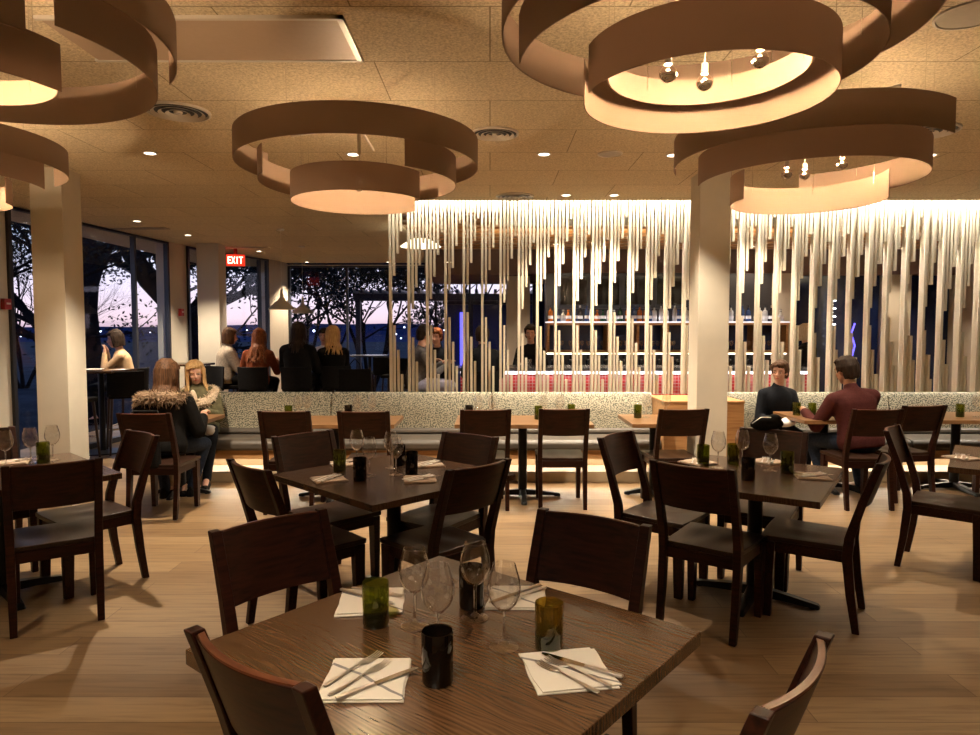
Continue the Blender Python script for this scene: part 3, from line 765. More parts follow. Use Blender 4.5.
# napkins: folded cloth, several layers
def napkin(cx, cy, rz, label, mat='napkin', s=.1, z=TZ):
    t = empty('napkin', label, 'napkin', (cx, cy, z), rz)
    random.seed(hash((round(cx, 3), round(cy, 3))) % 1000)
    def layer(z0, th, s1, jit, nm):
        n = 12; g = []
        for i in range(n + 1):
            row = []
            for j in range(n + 1):
                u, v = i / n * 2 - 1, j / n * 2 - 1
                x = u * s1 + jit[0] * v * .006 + .002 * math.sin(v * 4 + jit[1] * 3); y = v * s1 + jit[1] * u * .006
                edge = max(abs(u), abs(v))
                row.append((x, y, z0 + .0015 * math.sin(u * 3 + jit[0] * 5) * (1 - edge) + .0012 * (1 - edge ** 4)))
            g.append(row)
        return MB().sheet(g, th).build(nm, M[mat], t, bevel=.0012)
    layer(.0045, .004, s, (random.uniform(-1, 1), random.uniform(-1, 1)), 'lower_fold')
    layer(.0095, .004, s * .97, (random.uniform(-1, 1), random.uniform(-1, 1)), 'upper_fold')
    return t
NZ = .0105
def strip(mb, pts, w, th):
    """flat bar following pts (x, z) with half widths w along +x, thickness th"""
    rings = []
    for (x, z), ww in zip(pts, w):
        rings.append([Vector((x, -ww, z)), Vector((x, ww, z)), Vector((x, ww * .8, z + th)), Vector((x, -ww * .8, z + th))])
    mb.loft(rings)
def fork_proto():
    t = empty('fork', None, 'fork')
    mb = MB(); strip(mb, [(0, .001), (.01, .0012), (.03, .002), (.06, .003), (.1, .006), (.125, .007)], [.005, .0075, .0065, .0045, .003, .0028], .0022)
    mb.build('handle', M['steel'], t, bevel=.0006)
    mb = MB(); strip(mb, [(.121, .007), (.128, .0062), (.135, .0048), (.146, .0034)], [.0028, .0075, .0112, .0116], .0016); mb.build('neck', M['steel'], t, bevel=.0004)
    for k in range(4):
        y = (k - 1.5) * .0066; rings = []
        for x, z, w in ((.143, .0035, .0017), (.16, .0024, .0015), (.178, .003, .0013), (.194, .006, .0007)):
            rings.append([Vector((x, y - w, z)), Vector((x, y + w, z)), Vector((x, y + w, z + .0016)), Vector((x, y - w, z + .0016))])
        MB().loft(rings).build('tine', M['steel'], t)
    return t
def knife_proto():
    t = empty('knife', None, 'knife')
    mb = MB(); strip(mb, [(0, .001), (.008, .0006), (.05, .0006), (.1, .001)], [.006, .0085, .0075, .0062], .0055); mb.build('handle', M['steel'], t, bevel=.001)
    mb = MB(); rings = []
    for x, a, b in ((.099, -.006, .006), (.12, -.008, .0085), (.18, -.0085, .0092), (.208, -.008, .007), (.222, -.006, .001)):
        rings.append([Vector((x, a, .0022)), Vector((x, b, .0022)), Vector((x, b, .0034)), Vector((x, a, .0042))])
    mb.loft(rings).build('blade', M['chrome'], t, bevel=.0004)
    return t
pf, pk = fork_proto(), knife_proto(); uf = set()
def lay(kind, a, b, label, z=TZ + NZ, group=None):
    """a: handle end, b: tip, in the photo"""
    A, B = (P(*a, z), P(*b, z)) if len(a) == 2 else (Vector(a), Vector(b)); d = B - A
    pr = pf if kind == 'fork' else pk
    o = pr if kind not in uf else copy_tree(pr); uf.add(kind)
    o.location = A; o.location.z = z + .0006; o.rotation_euler.z = math.atan2(d.y, d.x)
    o['label'] = label; o['category'] = kind
    if group: o['group'] = group
    return o
napkin(-.3, 1.605, R(1), 'cream napkin with grey stripe at the near left of the nearest table')
napkin(.193, 1.65, R(11), 'cream napkin with grey stripe at the right of the nearest table')
napkin(-.37, 2.08, R(6), 'cream napkin behind the olive green tumbler on the nearest table')
napkin(.085, 2.11, R(-4), 'cream napkin at the far right of the nearest table before the chair back', s=.09)
lay('fork', (324, 687), (382.6, 653), 'left fork on the near left napkin of the nearest table')
lay('fork', (328.5, 696.6), (396, 658.6), 'right fork on the near left napkin of the nearest table')
lay('knife', (336, 700), (423, 666.5), 'knife on the near left napkin of the nearest table')
lay('knife', (622.9, 678), (532.6, 652), 'knife on the right napkin of the nearest table')
lay('fork', (610.7, 686.5), (533, 653.6), 'upper fork on the right napkin of the nearest table')
lay('fork', (598.6, 693.5), (529, 658.7), 'lower fork on the right napkin of the nearest table')
lay('knife', (341, 590), (396, 605), 'knife on the napkin behind the olive tumbler')
lay('fork', (352, 588), (402, 597), 'fork on the napkin behind the olive tumbler')
lay('fork', (546, 588), (503, 606), 'fork on the far right napkin of the nearest table')
lay('knife', (540, 585.5), (492, 603), 'knife on the far right napkin of the nearest table')
def setting(X, Y, rz, place, mat='napkin2', s=.095):
    napkin(X, Y, rz, 'folded napkin ' + place, mat, s)
    c, n = math.cos(rz + .6), math.sin(rz + .6)
    for q, (k, off) in enumerate((('fork', .03), ('fork', 0), ('knife', -.03))):
        a = (X - c * .1 - n * off, Y - n * .1 + c * off, 0); b = (X + c * .1 - n * off, Y + n * .1 + c * off, 0)
        lb = {0: 'outer fork on the napkin ', 1: 'inner fork on the napkin ', 2: 'knife on the napkin '}[q] + place
        lay(k, a, b, lb)
for px, py, rz, pl in ((329, 480, .5, 'at the near left of the middle table'), (420, 480, .1, 'at the near right of the middle table'), (345, 464, .4, 'at the far left of the middle table'), (429, 465, .3, 'at the far right of the middle table'),
    (768, 462, .5, 'at the far right of the right hand table'), (812, 477, -.3, 'at the near right of the right hand table'), (698, 463, .6, 'at the left end of the right hand table'), (13, 463, .4, 'on the table at the left edge')):
    p = P(px, py, TZ); setting(p.x, p.y, rz, pl, 'napkin2', .085 if 'far' in pl else .09)
setting(3.13, 4.47, .3, 'on the table at the right edge', 'napkin2', .085)

# ------------------------------------------------------------------ ring pendants
def arc_band(mb, r, z0, z1, a0, a1, th=.004, n=64):
    steps = max(8, int(n * (a1 - a0) / (2 * PI))); rings = []
    for i in range(steps + 1):
        a = a0 + (a1 - a0) * i / steps; c, s = math.cos(a), math.sin(a)
        rings.append([Vector((r * c, r * s, z0)), Vector(((r + th) * c, (r + th) * s, z0)), Vector(((r + th) * c, (r + th) * s, z1)), Vector((r * c, r * s, z1))])
    mb.loft(rings)
def ring_pendant(x, y, rz, label, z=0, rings=None, power=26, tilt=0):
    t = empty('ring_pendant', label, 'ceiling lamp', (x, y, CZ), rz)
    dz = z
    for k, (r, z0, z1, a0, a1, zz) in enumerate(rings):
        z0 += dz; z1 += dz; mb = MB(); arc_band(mb, r, z0, z1, R(a0), R(a1)); b = mb.build('shade_ring', M['mesh'], t, smooth=True)
        for i in range(4):
            a = R(a0) + (R(a1) - R(a0)) * (i + .5) / 4; c, s = math.cos(a), math.sin(a)
            MB().tube([(r * c, r * s, z1 - .05), (r * c, r * s, -.001)], .0016, 5).build('suspension_wire', M['chrome'], b)
    MB().lathe([(0, 0), (.07, 0), (.07, -.03), (.03, -.045), (0, -.045)], 20).build('canopy', M['white_metal'], t, smooth=True)
    hub = MB()
    for i in range(5):
        a = i * 2 * PI / 5 + .3; hub.tube([(0, 0, -.12), (.5 * math.cos(a), .5 * math.sin(a), -.14)], .008, 6)
    hub.tube([(0, 0, -.03), (0, 0, -.3)], .012, 8); hub.build('spider_frame', M['white_metal'], t, smooth=True)
    for i, (bx, by, bz) in enumerate(((0, 0, -.5),) if power < 20 else ((.02, .08, -.49), (-.16, -.09, -.52), (.17, -.06, -.46))):
        b = MB().tube([(bx, by, -.12), (bx, by, bz + .06)], .003, 6).build('bulb_cord', M['white_metal'], t)
        MB().lathe([(.0, .1), (.012, .1), (.0135, .07), (.012, .062), (0, .062)], 14, c=(bx, by, bz - .03)).build('socket', M['white_metal'], b, smooth=True)
        g = []; gm = []
        for q in range(0, 91, 15): gm.append((.031 * math.cos(R(q)) + .0001, -.031 * math.sin(R(q))))
        MB().lathe(gm, 20, c=(bx, by, bz)).build('mirrored_bulb_cap', M['chrome'], b, smooth=True)
        for q in range(0, 66, 13): g.append((.031 * math.cos(R(q)), .031 * math.sin(R(q))))
        MB().lathe(g, 20, c=(bx, by, bz)).build('bulb_glass', M['bulb_glass'], b, smooth=True)
        MB().ell((bx, by, bz + .006), (.008, .008, .01)).build('filament', M['bulb_glow'], b)
        l = bpy.data.lights.new('bulb_light', 'POINT'); l.energy = 1.15 * power / (1 if power < 20 else 2.4); l.color = (1, .7, .42); l.shadow_soft_size = .012
        lo = bpy.data.objects.new('bulb_light', l); col.objects.link(lo); lo.parent = t; lo.location = (bx, by, bz + .02)
    return t
def RG(k, *arcs): return [(r * k, z0, z1, a0, a1, 0) for r, z0, z1, a0, a1 in arcs]
HI, MI, LO_, IN = (-.35, -.18), (-.46, -.29), (-.575, -.41), (-.485, -.385)
ring_pendant(-.83, 4.38, 0, 'stepped three ring blush mesh pendant left of centre over the middle table', power=19, z=-.03, rings=RG(1.0, (.75, *HI, -205, 50), (.61, *MI, -55, 215), (.42, *LO_, 40, 340)))
ring_pendant(1.85, 4.02, 0, 'stepped three ring blush mesh pendant in front of the right white column', z=-.09, rings=RG(1.0, (.75, *HI, -205, -54), (.61, *MI, -190, 70), (.42, *LO_, -20, 195)))
ring_pendant(.78, 2.51, 0, 'largest looking stepped ring pendant at the top right, nearest the camera', rings=RG(1.02, (.72, *HI, -60, 208), (.66, *MI, -178, -50), (.56, *MI, -62, 110), (.425, *LO_, -172, 172), (.34, *IN, -30, 200)))
ring_pendant(-1.98, 2.51, 0, 'stepped ring pendant cut off by the top left corner of the photo', rings=RG(1.03, (.75, *HI, -160, 40), (.68, *MI, -28, 190), (.56, *MI, -150, -30), (.46, *LO_, -170, -8), (.34, *IN, -120, 190)))
ring_pendant(-3.6, 4.45, 0, 'stepped ring pendant in front of the left white column at the photo edge', rings=RG(1.0, (.75, *HI, -120, 60), (.62, *MI, -160, 20), (.42, *LO_, 10, 300)))

# ------------------------------------------------------------------ ceiling fittings
def vent(px, py, r, label):
    p = P(px, py, CZ); t = empty('ceiling_vent', label, 'air vent', p)
    MB().lathe([(r, 0), (r, -.012), (r * .93, -.016), (r * .9, -.002), (r * .9, 0)], 40).build('outer_ring', M['white_metal'], t, smooth=True)
    for f in (.82, .6, .38): MB().lathe([(r * f, -.02), (r * (f - .1), -.01), (r * (f - .11), -.007), (r * (f - .01), -.016), (r * f, -.02)], 36).build('cone_ring', M['white_metal'], t, smooth=True)
    MB().lathe([(r * .92, -.0025), (.001, -.0025)], 36).build('dark_throat', M['dark_frame'], t)
    MB().lathe([(r * .14, -.006), (r * .12, -.02), (0, -.02)], 24).build('centre_disc', M['white_metal'], t, smooth=True)
vent(178, 111, .2, 'round ceiling air vent beside the top left ring pendant')
vent(495, 133, .17, 'round ceiling air vent near the top centre of the photo')
vent(515, 196, .2, 'round ceiling air vent just before the rod screen')
vent(925, 131, .22, 'round ceiling air vent behind the right ring pendant')
for px, py, r, lb in ((610, 153.5, .1, 'plain round ceiling speaker between the downlights'), (972, 14, .15, 'plain round ceiling speaker at the top right corner')):
    p = P(px, py, CZ); t = empty('ceiling_speaker', lb, 'speaker', p)
    MB().lathe([(r, 0), (r, -.008), (r * .92, -.01), (r * .9, 0)], 32).build('trim_ring', M['white_metal'], t, smooth=True)
    MB().lathe([(r * .9, -.006), (0, -.006)], 32).build('grille', M['pend'], t)
t = empty('access_panel', 'flush rectangular access panel with metal edge in the ceiling at top left', 'ceiling panel', (-1.35, 3.37, CZ))
MB().bb(-.68, .66, -.22, .24, -.012, -.0005).build('panel', plain('access_panel_paint', (.5, .37, .26), rough=.5, noise=.02), t)
MB().bb(.66, .69, -.24, .26, -.016, 0).bb(-.7, .69, .24, .26, -.016, 0).bb(-.7, .69, -.24, -.22, -.016, 0).build('metal_edge', M['white_metal'], t)
for i, (px, py, lb) in enumerate(((243, 247, 'slot'), (135, 228, 'slot'))):
    p = P(px, py, CZ)
    t = empty('linear_vent', 'linear ceiling air vent near the %s' % ('exit sign' if i == 0 else 'left windows'), 'air vent', p)
    MB().bb(-.45, .45, -.08, .08, -.012, 0).build('frame', M['wall_beige'], t); MB().bb(-.4, .4, -.02, .02, -.014, -.011).build('slot', M['dark_frame'], t)
DL = [(150, 153, 'above the left white column'), (137, 221, 'above the left windows'), (188, 235, 'before the second left column'), (259, 251, 'right of the exit sign'), (307, 262, 'above the cone pendants'),
      (544, 154, 'at top centre between vent and speaker'), (673, 155, 'under the rings of the largest pendant'), (566, 195, 'just before the rod screen, left of two'), (614, 195, 'just before the rod screen, right of two'), (930, 155, 'right of the right ring pendant'), (388, 262, 'just left of the rod screen at the back')]
def downlight(p, lb, e=55, spot=96):
    t = empty('downlight', lb, 'downlight', p)
    MB().lathe([(.062, 0), (.062, -.004), (.045, -.006), (.042, 0)], 24).build('trim_ring', M['white_metal'], t, smooth=True)
    MB().lathe([(.043, -.003), (0, -.003)], 20).build('lens', M['downlens'], t)
    if e:
        l = bpy.data.lights.new('downlight_beam', 'SPOT'); l.energy = e * 2.6; l.color = (1, .82, .6); l.spot_size = R(spot); l.spot_blend = .6; l.shadow_soft_size = .03
        lo = bpy.data.objects.new('downlight_beam', l); col.objects.link(lo); lo.parent = t; lo.location = (0, 0, -.02)
for px, py, w in DL:
    downlight(P(px, py, CZ), 'small bright round downlight ' + w, 115 if py > 215 else 150 if px == 150 else 75)
# further rows that light the room (one module grid with the ones in view)
for x, y, w in ((-2.7, 1.2, 'behind the top left ring pendant'), (2.6, 1.2, 'over the right foreground'), (.3, -.6, 'over the photographer'), (-.6, .6, 'over the nearest table'),
                (-1.1, 5.55, 'hidden behind the middle ring pendant'), (2.84, 7.2, 'over the seated couple'), (5.6, 5.5, 'beyond the right edge')):
    downlight(Vector((x, y, CZ)), 'small round ceiling downlight ' + w, 60)
for px, py, D, lb in ((452, 250, 11, 'left of two close behind the rods'), (448, 262, 13.2, 'lower one seen behind the rods'), (556, 244, 11.5, 'in the wooden bar ceiling'), (753, 246, 11.5, 'in the wooden bar ceiling right of the column'), (912, 245, 11.5, 'in the wooden bar ceiling far right')):
    p = at(px, py, D); z = CZ - .001 if D < 12 else 2.55
    k = (z - CH) / (p.z - CH); downlight(Vector((p.x * k, p.y * k, z)), 'small bright downlight ' + lb, 40)
# big lit dish lamp in the bar ceiling
t = empty('dish_lamp', 'wide shallow glowing dish lamp in the bar ceiling behind the rods', 'ceiling lamp', (-.95, 9.4, 2.72))
MB().lathe([(.0, .1), (.12, .1), (.24, .03), (.28, 0), (.0, 0)], 32).build('shade', emit('dish_glow', (1, .88, .62), 2.2), t, smooth=True)
MB().tube([(0, 0, .1), (0, 0, CZ - 2.72)], .006, 6).build('cord', M['white_metal'], t)

# cone pendants
for x, y, z, lb in ((-2.93, 9.6, 1.87, 'cream cone pendant hanging left and nearer of the two'), (-3.17, 11.55, 1.865, 'cream cone pendant hanging right and further of the two')):
    t = empty('cone_pendant', lb, 'pendant lamp', (x, y, z))
    MB().lathe([(.185, 0), (.18, .015), (.12, .07), (.05, .13), (.022, .17), (.018, .26), (.012, .28), (.0, .28), (.0, .27), (.012, .25), (.016, .17), (.045, .125), (.115, .065), (.178, .005), (.185, 0)], 32).build('shade', M['pend'], t, smooth=True)
    MB().tube([(0, 0, .27), (0, 0, CZ - z)], .003, 6).build('cord', M['white_metal'], t)
    MB().lathe([(0, 0), (.05, 0), (.05, -.02), (0, -.02)], 20, c=(0, 0, CZ - z)).build('canopy', M['white_metal'], t, smooth=True)
    MB().ell((0, 0, .06), .03).build('bulb', M['bulb_glow'], t, smooth=True)

# exit sign
t = empty('exit_sign', 'lit red EXIT sign hanging from the ceiling right of the far left column', 'exit sign', (-4.42, 11.9, 2.79), R(12))
MB().bb(-.155, .155, -.02, .02, -.1, .1).build('housing', M['exit_bg'], t, bevel=.005)
MB().bb(-.03, .03, -.02, .02, .1, CZ - 2.79).build('bracket', M['red'], t)
def letters(t):
    w, h, s = .05, .12, .016; y = -.0235
    def B(mb, x0, x1, z0, z1): mb.bb(x0, x1, y - .002, y + .004, z0, z1)
    x = -.125; e = MB(); B(e, x, x + s, -.06, .06)
    for z in (-.06, -.008, .044): B(e, x, x + w, z, z + s)
    e.build('letter_e', M['exit'], t)
    e = MB(); x = -.035
    for sg in (-1, 1): e.box((x, y + .001, 0), (s, .006, .135), Matrix.Rotation(sg * R(24), 3, 'Y'))
    e.build('letter_x', M['exit'], t)
    e = MB(); B(e, .02, .02 + s, -.06, .06); e.build('letter_i', M['exit'], t)
    e = MB(); B(e, .055, .125, .044, .06); B(e, .082, .098, -.06, .05); e.build('letter_t', M['exit'], t)
letters(t)

# ------------------------------------------------------------------ bar height furniture in the background
def stool_proto():
    t = empty('bar_stool', None, 'stool')
    MB().bb(-.2, .2, -.19, .2, .71, .77).build('seat', M['black_cloth'], t, bevel=.02, seg=3)
    secs = []
    for i in range(9):
        u = i / 8 * 2 - 1; x = u * .215; y = -.2 + .07 * u * u - .02
        secs.append([Vector((x, y - .012, .74)), Vector((x, y + .012, .74)), Vector((x, y - .01, 1.06)), Vector((x, y - .034, 1.06))])
    MB().loft(secs).build('backrest', M['black_cloth'], t, bevel=.01)
    for sx in (-1, 1):
        for sy in (-1, 1): MB().tube([(sx * .16, sy * .15, .71), (sx * .2, sy * .19, 0)], [.018, .014], 8).build('leg', M['seatwood'], t, smooth=True)
    MB().tube([(-.19, .18, .28), (.19, .18, .28)], .011, 8).build('footrest', M['chrome'], t, smooth=True)
    return t
st0 = stool_proto(); ust = [0]
def stool(x, y, rz, lb, group=None):
    o = st0 if not ust[0] else copy_tree(st0); ust[0] = 1
    o.location = (x, y, 0); o.rotation_euler.z = rz; tag(o, lb, 'stool', group)
stool(-4.72, 8.75, R(35), 'black bar stool left of the fur hooded woman, before the woman in beige')
stool(-4.05, 9.6, R(150), 'black bar stool right of the woman in beige by the window pier')
stool(-4.98, 9.35, R(95), 'black bar stool under the woman in beige')
stool(-5.0, 8.1, R(-5), 'black bar stool mostly hidden behind the left white column')
stool(-3.95, 10.1, R(-60), 'black bar stool under the woman in the grey shawl')
stool(-3.35, 9.75, 0, 'black bar stool under the red haired woman')
stool(-2.75, 9.75, R(5), 'black bar stool under the dark haired person in the black coat')
stool(-2.3, 10.0, R(25), 'black bar stool under the light brown haired person in black')
stool(-2.75, 11.35, PI, 'black bar stool under the person in the white shirt')
stool(-2.85, 13.3, R(-20), 'black bar stool left of the far round high table')
stool(-2.1, 13.25, R(20), 'black bar stool right of the far round high table')
stool(-1.75, 12.4, R(170), 'black bar stool beside the rod screen before the far window')
stool(-1.0, 8.85, R(-75), 'black bar stool under the man in the grey sweater at the bar end')
stool(-.1, 8.85, 0, 'black bar stool under the dark coated person at the bar')
def high_table(x, y, w, d, lb, rnd=False):
    t = empty('high_table', lb, 'table', (x, y, 0))
    if rnd: MB().lathe([(0, 1.04), (w / 2, 1.04), (w / 2, 1.07), (0, 1.07)], 40).build('tabletop', M['counter'], t, smooth=True)
    else: MB().bb(-w / 2, w / 2, -d / 2, d / 2, 1.04, 1.07).build('tabletop', M['tabletop2'], t, bevel=.003)
    MB().lathe([(0, .02), (.035, .02), (.035, 1.04), (0, 1.04)], 14).build('pedestal', M['black_metal'], t, smooth=True)
    MB().lathe([(0, 0), (.25, 0), (.25, .015), (.04, .03), (0, .03)], 28).build('base', M['black_metal'], t, smooth=True)
high_table(-5.0, 8.72, .62, .62, 'high table before the woman in beige by the left window')
high_table(-4.62, 10.35, .62, .6, 'high table by the window behind the fur hooded woman')
high_table(-3.05, 10.5, 1.5, .7, 'high communal table with the group of guests around it')
high_table(-2.45, 13.85, .8, .8, 'round high table with a shiny top near the far window', True)
# things on the high tables
def simple(name, mb, mat, loc, lb, cat, smooth=True, bevel=0):
    o = mb.build(name, mat, smooth=smooth, bevel=bevel); o.location = loc; return tag(o, lb, cat)
simple('plate', MB().lathe([(0, 0), (.06, 0), (.11, .014), (.108, .018), (.06, .006), (0, .006)], 24), M['white_cloth'], (-5.02, 8.62, 1.07), 'white plate on the high table before the woman in beige', 'plate')
simple('plate', MB().lathe([(0, 0), (.05, 0), (.09, .012), (.088, .016), (.05, .006), (0, .006)], 24), M['white_cloth'], (-2.55, 10.35, 1.07), 'white plate on the communal high table', 'plate')
simple('paper_menu', MB().bb(-.1, .1, -.07, .07, 0, .003), M['white_cloth'], (-4.8, 8.8, 1.07), 'white paper lying on the high table edge by the left window', 'paper', smooth=False)
for x, y, lb in ((-3.1, 10.4, 'left'), (-2.95, 10.55, 'middle'), (-2.62, 10.45, 'right')):
    o = MB().lathe([(0, 0), (.03, 0), (.035, .11), (.032, .11), (.028, .008), (0, .008)], 14).build('bar_glass', M['wine_glass'], smooth=True); o.location = (x, y, 1.07); tag(o, 'clear glass on the communal high table, %s of three' % lb, 'glass')
# handbag hung by the stool
t = empty('handbag', 'pale pink and black handbag on a seat behind the banquette', 'bag', (-1.85, 9.3, .77))
stool(-1.85, 9.3, R(10), 'black bar stool with the pale handbag on it')
MB().box((0, 0, .11), (.26, .12, .2), taper=1.15).build('body', plain('pale_pink_leather', (.5, .36, .36), rough=.5), t, bevel=.02, seg=3)
MB().tube([(-.08, 0, .2), (-.07, 0, .34), (0, 0, .42), (.07, 0, .34), (.08, 0, .2)], .009, 6).build('strap', M['black_cloth'], t, smooth=True)

# ------------------------------------------------------------------ people
def remesh(o, vox, it=4, fac=.5):
    m = o.modifiers.new('remesh', 'REMESH'); m.mode = 'VOXEL'; m.voxel_size = vox; m.use_smooth_shade = True
    s = o.modifiers.new('smooth', 'SMOOTH'); s.iterations = it; s.factor = fac
def ik(a, b, l1, l2, hint):
    a, b, hint = Vector(a), Vector(b), Vector(hint); d = b - a; L = min(d.length, (l1 + l2) * .999); dn = d.normalized()
    b = a + dn * L
    x = (l1 * l1 - l2 * l2 + L * L) / (2 * L); h = math.sqrt(max(0, l1 * l1 - x * x))
    p = hint - dn * hint.dot(dn); p = p.normalized() if p.length > 1e-6 else dn.orthogonal().normalized()
    return a + dn * x + p * h, b
def person(label, loc, rz, seat=.45, lean=8, side=0, yaw=0, pitch=0, handL=(-.16, .38, .3), handR=(.16, .38, .3), hair='short', hairm='h_brown', top='black_cloth', legs='navy', skin='skin',
           shoes='black_cloth', scale=1.0, feet=None, twist=0, sleeves=True, build=1.0, vox=.009, coat=0, curl=45, cat='person', shoulder_drop=0, knees=.3, elbow=(-1, 1)):
    """sitting figure facing local +Y; hand targets are relative to the pelvis"""
    t = empty('person', label, cat, loc, rz); t.scale = (scale,) * 3
    sd = seat / scale; pel = Vector((0, 0, sd + .095))
    T = Matrix.Rotation(R(side), 3, 'Y') @ Matrix.Rotation(R(-lean), 3, 'X')
    TT = T @ Matrix.Rotation(R(twist), 3, 'Z')
    def tp(x, y, z): return pel + TT @ Vector((x, y, z))
    sw = .168 * build
    shL, shR = tp(-sw, 0, .388 - shoulder_drop), tp(sw, 0, .388 - shoulder_drop); neck = tp(0, .005, .47); 
    H = tp(0, .03, .64); HR = T @ Euler((R(pitch), 0, R(yaw)), 'XYZ').to_matrix()
    def hp(x, y, z): return H + HR @ Vector((x, y, z))
    hL = pel + Vector(handL); hR = pel + Vector(handR)
    eL, wL = ik(shL, hL, .285, .25, (-.35, -.15, -1)); eR, wR = ik(shR, hR, .285, .25, (.35, -.15, -1))
    def torso(mb, e, z0=-.1, front=1.0):
        prof = ((-.11, .12, .1), (-.07, .155, .115), (0, .168, .122), (.08, .152, .112), (.17, .138, .104), (.26, .15, .112), (.34, .164, .114), (.39, .158, .1), (.425, .125, .082), (.452, .085, .066), (.475, .06, .056))
        rings = []
        for z, w, d in prof:
            if z < z0: continue
            k = build if z < .42 else 1
            rings.append([tp((w * k + e) * math.copysign(abs(math.cos(q)) ** .85, math.cos(q)), (d + e) * math.sin(q) * (front if math.sin(q) > 0 else 1) + (.008 if z > .2 else 0), z) for q in [j * PI / 10 for j in range(20)]])
        mb.loft(rings)
    b = MB()
    torso(b, 0)
    b.cap(tp(0, 0, .44), H + HR @ Vector((0, -.02, -.06)), .058, .05)
    # head: skull, jaw, nose, brow, ears
    b.ell(hp(0, -.012, .035), (.076, .095, .088), HR, 18, 12).ell(hp(0, .02, -.035), (.06, .068, .075), HR, 16, 10).ell(hp(0, .05, -.088), (.03, .028, .022), HR)
    b.cap(hp(0, .082, .025), hp(0, .106, -.018), .008, .0135, 8).ell(hp(0, .098, -.022), (.017, .011, .008), HR)
    b.cap(hp(-.04, .068, .038), hp(.04, .068, .038), .013, .013, 8)
    for s in (-1, 1):
        b.ell(hp(s * .077, -.002, .0), (.01, .02, .031), HR); b.ell(hp(s * .038, .06, -.022), (.022, .02, .02), HR)
    b.ell(hp(0, .082, -.053), (.024, .012, .013), HR)
    for sh, el, w, sg in ((shL, eL, wL, -1), (shR, eR, wR, 1)):
        b.cap(sh, el, .046, .037).cap(el, w, .037, .025)
        hd = (w - el).normalized(); up = Vector((0, 0, 1)); sdv = hd.cross(up).normalized() if abs(hd.z) < .95 else Vector((1, 0, 0)); nr = sdv.cross(hd).normalized()
        b.cap(w, w + hd * .05, .026, .026).cap(w + hd * .035 - sdv * .02, w + hd * .075 - sdv * .022, .017, .014).cap(w + hd * .035 + sdv * .02, w + hd * .075 + sdv * .022, .017, .014)
        for k in range(4):
            o = sdv * (k - 1.5) * .0185; ln = (.034, .04, .038, .029)[k]; p0 = w + hd * .078 + o; c1 = R(curl * .5); c2 = R(curl * 1.2)
            p1 = p0 + (hd * math.cos(c1) - nr * math.sin(c1)) * ln; p2 = p1 + (hd * math.cos(c2) - nr * math.sin(c2)) * ln * .85
            b.cap(p0, p1, .0092, .0085, 8).cap(p1, p2, .0085, .0072, 8)
        inn = -sg * (1 if sdv.x > 0 else -1); q0 = w + hd * .022 + sdv * inn * .022
        q1 = q0 + (hd * .7 + sdv * inn * .65 - nr * .3).normalized() * .036; q2 = q1 + (hd * .95 + sdv * inn * .1 - nr * .3).normalized() * .028
        b.cap(q0, q1, .0125, .0105, 8).cap(q1, q2, .0105, .0085, 8)
    # legs
    fl = feet or ((-.11, .44, 0), (.11, .44, 0))
    joints = []
    for i, s in enumerate((-1, 1)):
        hip = pel + Vector((s * .09, .02, -.01)); an = Vector(fl[i]) + Vector((0, 0, .085))
        kn, an = ik(hip, an, .43, .42, (s * knees, 1, .9)); joints.append((hip, kn, an, s))
        b.cap(hip, kn, .083, .056).cap(kn, an, .054, .036); b.cap(an, an + Vector((0, .14, -.045)), .034, .028)
    body = b.build('body', M[skin], t); remesh(body, vox)
    # face details
    for s in (-1, 1):
        MB().ell(hp(s * .033, .0815, .012), (.0115, .006, .0055), HR).build('eye', M['eyewhite'], body, smooth=True)
        MB().ell(hp(s * .033, .0865, .012), (.006, .0035, .006), HR).build('iris', M['eye'], body, smooth=True)
        MB().cap(hp(s * .018, .087, .033), hp(s * .05, .077, .034), .0035, .0025, 6).build('eyebrow', M[hairm], body, smooth=True)
    MB().ell(hp(0, .0935, -.053), (.021, .006, .0065), HR).build('lips', M['lip'], body, smooth=True)
    # clothes
    c = MB(); e = .01 + coat
    torso(c, e, -.08); c.cap(tp(0, -.005, .43), tp(0, 0, .478 + coat * .4), .068 + coat * .5, .06 + coat * .5)
    for sh, el, w in ((shL, eL, wL), (shR, eR, wR)):
        c.cap(tp(math.copysign(.07, 1 if sh is shR else -1), 0, .405), sh, .056 + e, .048 + e)
        c.cap(sh, el, .048 + e, .04 + e * .9).cap(el, w - (w - el).normalized() * .005, .04 + e * .9, .031 + e * .6)
    g = c.build('top_garment', M[top], t); remesh(g, .011, 7)
    c = MB(); c.ell(pel + Vector((0, .0, -.015)), (.178 * build, .14, .1))
    for hip, kn, an, s in joints: c.cap(hip, kn, .093, .066).cap(kn, an, .062, .048)
    g = c.build('trousers', M[legs], t); remesh(g, .012, 3)
    for hip, kn, an, s in joints:
        f0 = Vector((an.x, an.y, an.z - .085)); sh = MB()
        rings = []
        for yy, w, h in ((-.075, .018, .05), (-.06, .032, .085), (-.01, .036, .1), (.06, .038, .07), (.12, .044, .055), (.17, .038, .045), (.195, .02, .03)):
            rings.append([f0 + Vector((w * math.cos(q * PI / 5), yy, .012 + max(0, h * math.sin(q * PI / 5)))) for q in range(6)] + [f0 + Vector((-w * .95, yy, 0)), f0 + Vector((w * .95, yy, 0))])
        sh.loft(rings).build('shoe', M[shoes], t, bevel=.004)
    # hair
    hm = MB(); rn = random.Random(5)
    hm.ell(hp(0, -.024, .046), (.084, .097, .09), HR, 18, 12).ell(hp(0, -.055, -.015), (.072, .055, .07), HR)
